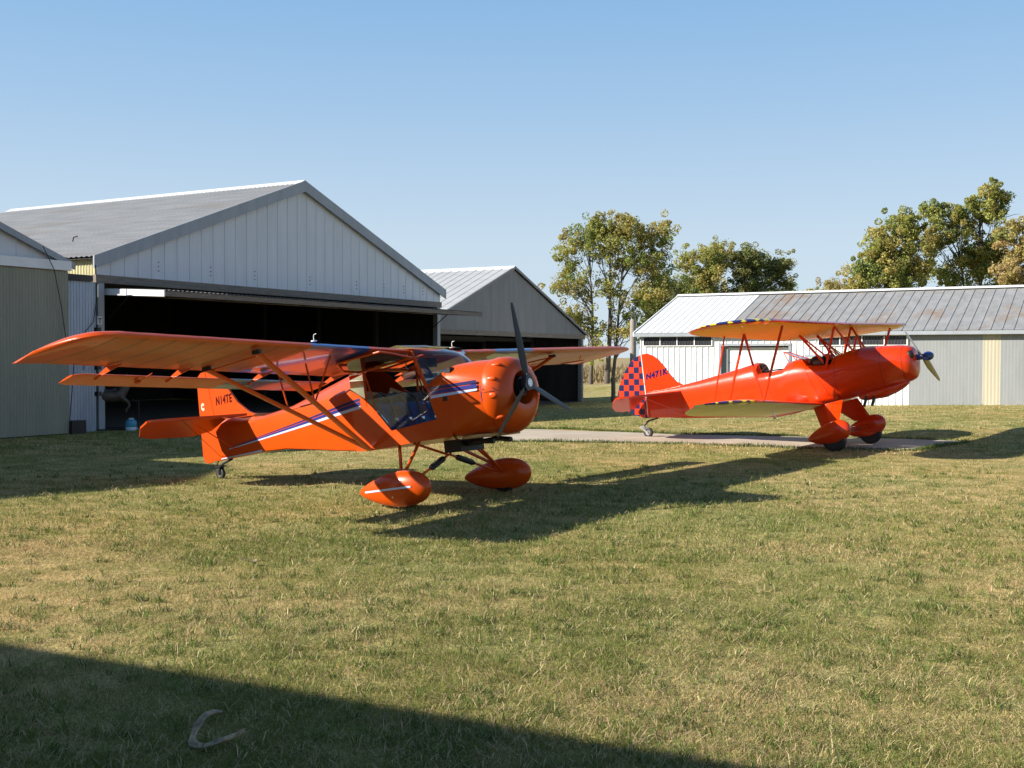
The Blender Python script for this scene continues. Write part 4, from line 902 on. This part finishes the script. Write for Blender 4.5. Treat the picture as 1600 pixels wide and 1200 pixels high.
BR = [(-5.385, -.53), (-5.42, -.05), (-5.417, .735), (-5.55, .70), (-5.68, .61), (-5.80, .48), (-5.90, .34), (-5.99, .18), (-6.05, .02), (-6.06, -.11), (-6.0, -.22), (-5.88, -.33), (-5.70, -.44), (-5.5, -.52)]
m = MB().mat('chk_rud'); plate(m, BR, .03); brd = bb(m, 'rudder')
m = MB().mat('white'); m.prism([(-5.402, -.5), (-5.418, -.5), (-5.416, .735), (-5.404, .735)], lambda x, z: (x, -.021, z), lambda x, z: (x, .021, z)); bb(m, 'hinge_strip')
m = MB().mat('redorange'); m.prism([(-5.38, -.05), (-5.30, -.05), (-5.36, -.52), (-5.40, -.52)], lambda x, z: (x, -.035, z), lambda x, z: (x, .035, z)); bb(m, 'tail_post')
text_obj('N471K', 'registration', .155, onside(-5.36, .235, .12, -.0195, BB), 'regblue', bfin, .008, .2, xs=.98)
m = MB().mat('dark'); m.tube([(-5.2, 0, -.545), (-5.42, 0, -.58), (-5.55, 0, -.68)], .018, 8); m.mat('alu'); m.beam((-5.60, -.05, -.68), (-5.44, -.05, -.82), .02, .035); m.beam((-5.60, .05, -.68), (-5.44, .05, -.82), .02, .035); m.box(-5.60, -5.52, -.05, .05, -.70, -.67); bb(m, 'tail_spring')
wheelo(Bp, (-5.457, 0, -.810), .10, .06, BB)
m = MB().mat('yellow'); m.tube([(-1.95, -.2, .64), (-1.95, -.2, .60)], .02, 8); bb(m, 'fuel_sight')

# ------------------------------------------------------------------ small things by the hangar door
def jug():
    o = empty('water_jug', (-8.12, 23.58, 0), (0, 0, 0), 'round teal insulated water jug with pale base on the ground inside the hangar door', 'water jug')
    pr_ = lambda m, P, nm: m.rings([[(r * math.cos(a), r * math.sin(a), z) for a in [2 * PI * j / 24 for j in range(24)]] for r, z in P]).build(nm, o)
    pr_(MB().mat('jugwhite'), [(.105, 0), (.118, .01), (.12, .075), (.118, .08)], 'base')
    pr_(MB().mat('jugblue'), [(.118, .082), (.122, .09), (.12, .17), (.105, .215), (.07, .24)], 'body')
    pr_(MB().mat('jugwhite'), [(.055, .238), (.055, .262), (.045, .27)], 'lid')
    m = MB().mat('jugwhite'); m.tube([(.118, -.02, .05), (.15, -.03, .05), (.15, -.03, .03)], .012, 8); m.build('spout', o)
jug()
def spring_horse():
    o = empty('spring_horse', (-8.52, 23.72, 0), (0, 0, R(20)), 'brown toy spring horse on a dark tube frame just inside the large hangar', 'toy horse')
    m = MB().mat('horse')
    m.tube([(-.42, 0, .72), (-.25, 0, .74), (0, 0, .72), (.16, 0, .78)], [.10, .135, .12, .12], 12)
    m.tube([(.12, 0, .78), (.22, 0, .92), (.26, 0, 1.07), (.27, 0, 1.12)], [.12, .09, .065, .06], 12)
    m.tube([(.24, 0, 1.13), (.34, 0, 1.10), (.44, 0, 1.03), (.47, 0, 1.01)], [.065, .06, .04, .035], 10)
    for s in (-1, 1):
        m.tube([(.25, s * .025, 1.16), (.25, s * .04, 1.24)], [.022, .008], 6)
        m.tube([(.12, s * .07, .72), (.27, s * .08, .60), (.30, s * .08, .52), (.22, s * .08, .42), (.25, s * .08, .39)], [.06, .042, .03, .026, .03], 8)
        m.tube([(-.40, s * .07, .70), (-.36, s * .08, .55), (-.47, s * .08, .42), (-.43, s * .08, .32)], [.075, .05, .03, .03], 8)
    m.tube([(-.50, 0, .76), (-.60, 0, .66), (-.60, 0, .5)], [.04, .035, .015], 8)
    b = m.build('body', o); md = b.modifiers.new('r', 'REMESH'); md.mode = 'VOXEL'; md.voxel_size = .014; md.use_smooth_shade = True
    dg = bpy.context.evaluated_depsgraph_get(); me = bpy.data.meshes.new_from_object(b.evaluated_get(dg)); b.modifiers.clear(); b.data = me
    m = MB().mat('black'); m.prism([(.18, .93), (.22, 1.2), (.16, 1.15), (.06, .92)], lambda x, z: (x, -.02, z), lambda x, z: (x, .02, z)); m.build('mane', o)
    m = MB().mat('wooddark'); m.rings([supr(x, .09, zb, zt, 3, 14) for x, zb, zt in ((-.22, .82, .90), (-.1, .80, .87), (.05, .84, .93))]); m.build('saddle', o)
    m = MB().mat('dark')
    for s in (-1, 1):
        m.tube([(-.55, s * .3, .62), (-.55, s * .3, .03), (.48, s * .3, .03), (.48, s * .3, .62)], .016, 8)
    m.tube([(-.55, -.3, .62), (-.55, .3, .62)], .016, 8); m.tube([(.48, -.3, .62), (.48, .3, .62)], .016, 8); m.build('frame', o)
    for sx in (-.5, .44):
        for s in (-1, 1):
            m = MB().mat('dark'); P = []
            a, b2 = Vector((sx, s * .3, .6)), Vector((sx * .8, s * .10, .66))
            for i in range(41):
                t = i / 40; c = a.lerp(b2, t); P.append((c.x, c.y + .02 * math.cos(t * 40), c.z + .02 * math.sin(t * 40)))
            m.tube(P, .004, 4); m.build('spring', o)
spring_horse()

# ------------------------------------------------------------------ ground litter
def husk():
    m = MB().mat('bone'); n = 26; rings = []
    for i in range(n + 1):
        t = i / n; a = R(lerp(95, 320, t)); r = .098 + .022 * math.sin(4 * t) + .006 * math.sin(17 * t); cx, cy = .02 + math.cos(a) * r * 1.15, math.sin(a) * r * 1.15
        w = .021 * (max(.02, math.sin(PI * (t * .95 + .03) ** .8)) ** .6) * (1 + .3 * math.sin(11 * t + 1) + .12 * math.sin(31 * t)); tz = .016 + .022 * math.sin(8 * t + 1)
        nx, ny = math.cos(a), math.sin(a); r_ = []
        for k in range(8):
            q = 2 * PI * k / 8; r_.append((cx + nx * w * math.cos(q), cy + ny * w * math.cos(q), tz + .006 * math.sin(q) + .010 * abs(math.cos(q))))
        rings.append(r_)
    m.rings(rings); o = m.build('husk'); o.location = (-1.19, 4.53, .028); o.rotation_euler = (R(3), R(-4), R(18)); o.scale = (1.0, 1.25, 1)
    tag(o, 'pale curled dry husk lying in the shaded grass nearest the camera', 'husk')
husk()
def leaf_litter(x, y, s, lab, rz):
    m = MB().mat('bone'); v = []; n = 8
    for i in range(n + 1):
        t = i / n; w = .5 * math.sin(PI * t) ** .7 * s; v += [(s * 2 * (t - .5), -w, .01 * math.sin(6 * t) + .012), (s * 2 * (t - .5), w, .02 + .01 * math.cos(5 * t))]
    m.add(v, [(2 * i, 2 * i + 2, 2 * i + 3, 2 * i + 1) for i in range(n)]); o = m.build('dry_leaf'); o.location = (x, y, .03); o.rotation_euler = (0, 0, rz); tag(o, lab, 'leaf')
leaf_litter(-1.98, 8.35, .055, 'pale dry leaf on the sunlit grass left of centre', .5)

# scrap of straw on the shaded grass by the hangar door
def straw_scrap():
    rs = random.Random(3); m = MB().mat('bone')
    for k in range(46):
        x, y = rs.gauss(0, .28), rs.gauss(0, .10); a = rs.gauss(.1, .5); L_ = rs.uniform(.08, .2)
        m.tube([(x - L_ * math.cos(a), y - L_ * math.sin(a), .03), (x, y, .045 + rs.random() * .03), (x + L_ * math.cos(a), y + L_ * math.sin(a), .03)], .005, 4)
    o = m.build('straw_scrap'); o.location = (-7.0, 22.3, 0); o.rotation_euler = (0, 0, .9); tag(o, 'thin scatter of pale straw in the shade before the large hangar door', 'straw')
straw_scrap()

# ------------------------------------------------------------------ grass
def in_hangars(x, y):
    out = np.zeros(x.shape, bool)
    for org, W, L in ((H1O, 13.2, 12), (H0O, 9, 12), (H2O, 12, 12), (hA, 6, 12), (fo, 9.5, 12)):
        dx, dy = x - org[0], y - org[1]; u = dx * HD[0] + dy * HD[1]; v = dx * HB[0] + dy * HB[1]
        out |= (u > -.1) & (u < W + .1) & (v > (-.05)) & (v < L)
    return out
def vnoise(x, y, s, seed):
    r = np.random.default_rng(seed); g = r.random((96, 96)); X = x / s + 500; Y = y / s + 500
    i, j = np.floor(X).astype(int), np.floor(Y).astype(int); fx, fy = X - i, Y - j; fx = fx * fx * (3 - 2 * fx); fy = fy * fy * (3 - 2 * fy)
    G = lambda a, b: g[a % 96, b % 96]
    return (G(i, j) * (1 - fx) + G(i + 1, j) * fx) * (1 - fy) + (G(i, j + 1) * (1 - fx) + G(i + 1, j + 1) * fx) * fy
def scatter(n, d0, d1, half=.60, power=1.0):
    u = rng.random(n); d = d0 * (d1 / d0) ** u if power == 1 else np.sqrt(d0 * d0 + (d1 * d1 - d0 * d0) * u)
    a = (rng.random(n) * 2 - 1) * half; return d * np.tan(a), d
def blades(name, x, y, h, w, tint, lean, z0=None):
    n = len(x); z = gz(x, y) - .004 if z0 is None else z0
    th = rng.random(n) * 2 * PI; la = rng.random(n) * 2 * PI; lx, ly = np.cos(la), np.sin(la)
    wx, wy = np.cos(th) * w / 2, np.sin(th) * w / 2
    V = np.empty((n, 5, 3)); mid = .5
    V[:, 0] = np.stack([x - wx, y - wy, z], 1); V[:, 1] = np.stack([x + wx, y + wy, z], 1)
    mx, my, mz = x + lx * lean * h * .35, y + ly * lean * h * .35, z + h * (.62 - .25 * lean)
    V[:, 2] = np.stack([mx + wx * .8, my + wy * .8, mz], 1); V[:, 3] = np.stack([mx - wx * .8, my - wy * .8, mz], 1)
    V[:, 4] = np.stack([x + lx * lean * h, y + ly * lean * h, z + h * (1 - .75 * lean)], 1)
    b = np.arange(n) * 5; q = np.stack([b, b + 1, b + 2, b + 3], 1); t = np.stack([b + 3, b + 2, b + 4], 1)
    return V.reshape(-1, 3), q, t, np.repeat(tint, 5, 0)
def grass():
    parts = []
    for n, d0, d1, h0, w0, pw in ((560000, 3.6, 9.5, .032, .0021, 1), (300000, 8.5, 20, .034, .0042, 1), (160000, 18, 60, .042, .011, 1)):
        x, y = scatter(n, d0, d1, .56, pw)
        k = ~in_hangars(x, y) & ~pip(x, y, STRIP); x, y = x[k], y[k]
        pt = vnoise(x, y, .4, 3) * .25 + vnoise(x, y, 1.3, 4) * .45 + vnoise(x, y, 4.0, 5) * .45 ; pt = (pt - .40) / .33 + (.45 * np.exp(-((y - 7.0 + .25 * x) / 1.0) ** 2) - .45 * np.exp(-((y - 9.8) / 1.4) ** 2)) * (1 - sstep(-.5, 2.5, x)) + .3 * sstep(2, 4.5, x) * np.exp(-((y - 6.4) / 1.3) ** 2)
        cl = vnoise(x, y, .16, 8)
        dry = np.clip(pt + (rng.random(len(x)) - .5) * .9, 0, 1)
        keep = rng.random(len(x)) < .45 + .6 * cl; x, y, dry, cl = x[keep], y[keep], dry[keep], cl[keep]
        m = len(x); g = np.array([.15, .185, .042]); g2 = np.array([.27, .295, .085]); s1 = np.array([.74, .57, .31]); s2 = np.array([.52, .38, .18])
        r1 = rng.random((m, 1)); green = g * (1 - r1) + g2 * r1; straw = s1 * (1 - r1) + s2 * r1
        isdry = (rng.random(m) < .25 + .70 * dry)[:, None]
        tint = np.where(isdry, straw, green) * (.75 + .5 * rng.random((m, 1)))
        h = h0 * (.5 + 1.0 * rng.random(m)) * (.7 + .7 * cl) * np.where(isdry[:, 0], .8, 1.15); lean = np.clip(.25 + rng.random(m) * .8 + np.where(isdry[:, 0], .3, .0), 0, 1.15); h = h * (1 + .35 * lean)
        h = h * np.where(rng.random(m) < .02, 2.0, 1)
        parts.append(blades('g', x, y, h, w0 * (.6 + .8 * rng.random(m)), tint, lean))
    # loose green tufts with longer blades
    nt_ = 3000; tx, ty = scatter(nt_, 3.7, 16, .56); k = ~in_hangars(tx, ty) & ~pip(tx, ty, STRIP) & (rng.random(nt_) < .25 + .9 * vnoise(tx, ty, .9, 31)); tx, ty = tx[k], ty[k]; nb = 16
    x = np.repeat(tx, nb) + rng.normal(0, .022, len(tx) * nb); y = np.repeat(ty, nb) + rng.normal(0, .022, len(tx) * nb); m = len(x)
    tint = np.where(rng.random((m, 1)) < .8, np.array([[.13, .19, .045]]), np.array([[.58, .46, .26]])) * (.65 + .7 * rng.random((m, 1)))
    parts.append(blades('g', x, y, .05 + .06 * rng.random(m), (.0030 + .0003 * y) * (.7 + .6 * rng.random(m)), tint, .35 + .75 * rng.random(m)))
    # fallen straw lying almost flat
    x, y = scatter(30000, 3.6, 14, .56); k = ~in_hangars(x, y) & ~pip(x, y, STRIP) & (rng.random(30000) < vnoise(x, y, .55, 3) * .6 + vnoise(x, y, 1.7, 4) * .5); x, y = x[k], y[k]; m = len(x)
    parts.append(blades('g', x, y, .05 + .05 * rng.random(m), .0014 + .0003 * y, np.array([[.58, .45, .26]]) * (.6 + .6 * rng.random((m, 1))), 1.05 + .25 * rng.random(m), gz(x, y) + .022))
    # taller fringe along the concrete edges
    P = STRIP + [STRIP[0]]; fx = []; fy = []
    for a, b in zip(P[:-1], P[1:]):
        L = math.hypot(b[0] - a[0], b[1] - a[1]); n = int(L * 420); t = rng.random(n); fx.append(a[0] + (b[0] - a[0]) * t + rng.normal(0, .05, n)); fy.append(a[1] + (b[1] - a[1]) * t + rng.normal(0, .05, n) )
    x = np.concatenate(fx); y = np.concatenate(fy); m = len(x)
    tint = np.array([.11, .15, .04]) * (.6 + .9 * rng.random((m, 1))); parts.append(blades('g', x, y, .05 + .08 * rng.random(m) * vnoise(x, y, .3, 2), .009 + 0 * x, tint, rng.random(m) * .8))
    V = []; Q = []; T = []; C = []; o = 0
    for v, q, t, c in parts: V.append(v); Q.append(q + o); T.append(t + o); C.append(c); o += len(v)
    ob = np_mesh('grass', np.concatenate(V), np.concatenate(Q), np.concatenate(C), 'blade', tris=np.concatenate(T))
    tag(ob, 'short patchy green and straw coloured lawn grass', 'grass', kind='stuff')
grass()
# dry weeds at the far edge of the lawn
def weeds():
    n = 60000; x = rng.uniform(-30, 60, n); y = rng.uniform(76, 100, n); m = n
    h = (.5 + .9 * vnoise(x, y, 2.5, 21)) * (.5 + .7 * rng.random(n)) * np.clip((y - 74) / 8, .3, 1)
    c = np.where(rng.random((n, 1)) < .8, np.array([[.36, .27, .15]]), np.array([[.14, .15, .06]])) * (.6 + .7 * rng.random((n, 1)))
    v, q, t, cc = blades('w', x, y, h, .06 + .05 * rng.random(n), c, rng.random(n) * .5)
    tag(np_mesh('weeds', v, q, cc, 'blade', tris=t), 'tall dry brown weeds along the far edge of the field', 'weeds', kind='stuff')
weeds()

# ------------------------------------------------------------------ trees
def tree(name, x, y, H, stems, lobes, nleaf, cols, label, lsize=.17, seed=1, fill=1.0, group='trees beyond the lawn', twigs=4, mult=1.0):
    """lobes: (cx, cz, r, weight) silhouette blobs in metres relative to the trunk base; each gets its own bough"""
    r = np.random.default_rng(seed); rr = random.Random(seed); z0 = float(gz(x, y)) - .1
    root = empty(name, (x, y, z0), (0, 0, 0), label, 'tree', group)
    wood_ = MB().mat('bark'); tips = []
    tops = []
    for (sx, sy, lean, top, rad) in stems:
        P = [(sx + lean * t * top * (.6 + .4 * t) + .12 * math.sin(4 * t + sx), sy + .2 * math.sin(3 * t + sx * 3), top * t) for t in [i / 8 for i in range(9)]]
        wood_.tube(P, [rad * (1 - .82 * (i / 8) ** .9) for i in range(9)], 9); tops.append((P, rad))
    leafc = []
    for (cx, cz, cr, wt) in lobes:
        nsub = max(4, int(9 * cr * cr * wt))
        P, rad = min(tops, key=lambda s: abs(s[0][5][0] - cx)); 
        k = min(7, max(2, int(8 * max(.15, (cz - cr * .9) / P[-1][2])) - 1)); a = Vector(P[min(k, 8)])
        for q in range(nsub):
            th = rr.uniform(0, 2 * PI); ph = math.acos(rr.uniform(-1, 1)); rr_ = cr * 1.1 * rr.uniform(.25, 1.0) ** .6
            c = Vector((cx + rr_ * math.sin(ph) * math.cos(th), rr_ * math.sin(ph) * math.sin(th) * 1.1, cz + rr_ * math.cos(ph) * .85))
            leafc.append((c, rr.uniform(.55, 1.0) * (.62 + .3 * cr)))
            if q % 2 == 0 or cr < 1.0:
                b = a.lerp(c, .45) + Vector((rr.uniform(-.3, .3), rr.uniform(-.3, .3), rr.uniform(-.1, .5)))
                a2 = a + Vector((0, 0, rr.uniform(-.6, .6))); r0 = rad * rr.uniform(.16, .34)
                wood_.tube([a2, a2.lerp(b, .5) + Vector((0, 0, .12)), b, c], [r0, r0 * .75, r0 * .5, r0 * .12], 6)
                for w_ in range(twigs):
                    d = Vector((rr.uniform(-1, 1), rr.uniform(-1, 1), rr.uniform(-.6, 1))).normalized() * rr.uniform(.4, .9); s_ = b.lerp(c, rr.random()); wood_.tube([s_, s_ + d * .6 + Vector((0, 0, .05)), s_ + d], [.022, .014, .005], 4)
    wood_.build('trunk', root, 60)
    per = max(20, int(nleaf / len(leafc))); cs = []; tc = []
    for c, cr in leafc:
        n = int(per * rr.uniform(.55, 1.45) * fill); d = r.normal(0, 1, (n, 3)); d /= np.linalg.norm(d, axis=1)[:, None]; rad = cr * r.random((n, 1)) ** .45
        # leaves gather on a few twigs of the clump, leaving gaps
        tw = r.normal(0, 1, (5, 3)) * cr * .55; pick = r.integers(0, 5, n)
        p = np.array(c)[None] + np.where(r.random((n, 1)) < .72, tw[pick] + d * cr * .26, d * rad * np.array([[1, 1, .8]])); cs.append(p)
        base = np.array(cols[rr.choices(range(len(cols)), weights=[3, 2, 1.3][:len(cols)])[0]]); tc.append(base[None] * (.65 + .7 * r.random((n, 1))) * rr.uniform(.85, 1.15))
    p = np.concatenate(cs); t = np.concatenate(tc) * mult; n = len(p)
    u = r.normal(0, 1, (n, 3)); u /= np.linalg.norm(u, axis=1)[:, None]; w = np.cross(u, r.normal(0, 1, (n, 3))); w /= np.linalg.norm(w, axis=1)[:, None]
    s = lsize * (.5 + .8 * r.random((n, 1)))
    V = np.stack([p - u * s * .6, p + w * s * .38, p + u * s * .6, p - w * s * .38], 1).reshape(-1, 3); q = (np.arange(n)[:, None] * 4 + np.arange(4)[None])
    np_mesh('crown', V, q, np.repeat(t, 4, 0), 'leaf', root)
OL = [(.36, .37, .10), (.44, .38, .12), (.27, .32, .09)]; YB = [(.45, .38, .14), (.48, .37, .17), (.32, .33, .12)]; DK = [(.24, .28, .09), (.32, .31, .11), (.18, .23, .075)]
def PX(px, d): return (px - 800) / 1729.47 * d
def lobes_px(px0, d, L):
    """(px x, px y, px radius, weight) read off the photograph, turned into metres at distance d for a tree standing at px0"""
    k = d / 1729.47; return [((a - px0) * k, 1.585 + (561.5 - b) * k + .1, r * k, w) for a, b, r, w in L]
TREES = [
 ('tree', 948, 74, [(0, 0, .03, 9.5, .20), (-.95, .3, -.03, 8.0, .15), (.35, .2, .10, 8.5, .13)],
  [(942, 350, 20, 1), (985, 352, 26, 1), (1020, 368, 26, 1), (905, 375, 28, 1), (940, 385, 26, 1), (975, 400, 28, .8), (1015, 410, 26, .9), (885, 400, 18, .8), (878, 440, 20, .8), (905, 440, 24, .7), (945, 450, 26, .6), (985, 460, 26, .6), (1020, 455, 24, .9), (895, 485, 22, .7), (925, 510, 22, .6), (935, 545, 22, .7), (970, 520, 20, .5), (1005, 495, 20, .9)], 26000, OL, 'tall airy yellow-green tree with forked trunk left of the white building', 1.0),
 ('tree', 1058, 80, [(0, 0, 0, 6.5, .16)], [(1045, 440, 20, 1), (1062, 475, 24, 1), (1035, 480, 20, 1), (1050, 510, 20, 1), (1020, 520, 18, 1), (1015, 545, 16, .8), (1010, 480, 14, .8)], 12000, DK, 'darker dense tree just behind the left end of the white building', 1.15),
 ('tree', 1105, 88, [(0, 0, 0, 7.5, .2)], [(1075, 410, 18, 1), (1105, 405, 22, 1), (1085, 440, 24, 1), (1120, 435, 24, 1), (1100, 465, 24, 1), (1075, 480, 22, 1), (1135, 400, 20, 1)], 15000, OL, 'rounded olive tree left of the pair behind the white roof', 1.1),
 ('tree', 1180, 88, [(0, 0, 0, 7.5, .2), (.5, 0, .08, 6, .1)], [(1160, 405, 22, 1), (1185, 410, 22, 1), (1205, 425, 18, 1), (1170, 440, 26, 1), (1205, 455, 22, 1), (1150, 465, 22, 1), (1190, 478, 22, 1), (1228, 415, 10, .5), (1225, 445, 10, .8), (1215, 430, 10, .8)], 16000, DK, 'dark olive tree right of the pair behind the white roof', 1.15),
 ('bush', 1232, 96, [(0, 0, 0, 4, .14)], [(1225, 465, 14, 1), (1240, 462, 12, 1), (1245, 475, 14, 1)], 4000, DK, 'low dark tree crown at the foot of the olive pair', 1.1),
 ('tree', 1285, 98, [(0, 0, 0, 5, .14)], [(1270, 460, 13, 1), (1292, 452, 15, 1), (1312, 460, 13, 1), (1285, 475, 16, 1)], 6000, YB, 'small yellowish tree between the two groves above the roof', 1.0),
 ('tree', 1392, 72, [(0, 0, 0, 7.5, .2), (.6, .3, .05, 7, .13)], [(1335, 420, 16, 1), (1352, 400, 20, 1), (1345, 445, 22, 1), (1375, 375, 20, 1), (1405, 355, 20, 1), (1390, 400, 26, 1), (1425, 385, 26, 1), (1375, 435, 26, 1), (1420, 430, 26, 1), (1405, 455, 22, 1), (1440, 350, 18, .9), (1340, 460, 18, 1)], 26000, OL, 'broad yellow-green tree at right over the rusty roof', 1.1),
 ('tree', 1530, 74, [(0, 0, 0, 11, .24), (-.7, .3, -.06, 8.5, .16), (.5, 0, .1, 8, .14)], [(1545, 305, 13, 1), (1560, 312, 10, .9), (1530, 325, 13, 1), (1550, 335, 10, .8), (1532, 350, 14, .9), (1455, 335, 12, .8), (1480, 345, 16, .8), (1500, 340, 12, .8), (1460, 385, 22, .9), (1500, 375, 24, .8), (1540, 385, 24, 1), (1475, 425, 24, .8), (1520, 420, 26, 1), (1555, 410, 18, .9), (1495, 455, 22, .6), (1540, 450, 22, .7)], 26000, OL, 'tallest tree at right with a bare-stemmed crown leaning rightwards', 1.05),
 ('tree', 1605, 70, [(0, 0, 0, 8, .2), (.6, .2, .1, 7, .13)], [(1575, 365, 14, .8), (1600, 370, 20, .8), (1590, 400, 22, .8), (1625, 390, 24, .9), (1565, 430, 16, .8), (1600, 440, 22, .9), (1635, 440, 24, 1), (1580, 450, 18, .8), (1650, 400, 20, 1)], 18000, YB, 'yellow-brown thinning tree at the right picture edge', 1.0),
]
for i, (nm, px, d, st, L, nl, cl, lab, fl_) in enumerate(TREES):
    tree('tree' if nm == 'tree' else 'low_tree', PX(px, d), d, 10, st, lobes_px(px, d, L), int(nl * 2.0), cl, lab, lsize=.125, seed=40 + i, fill=fl_)
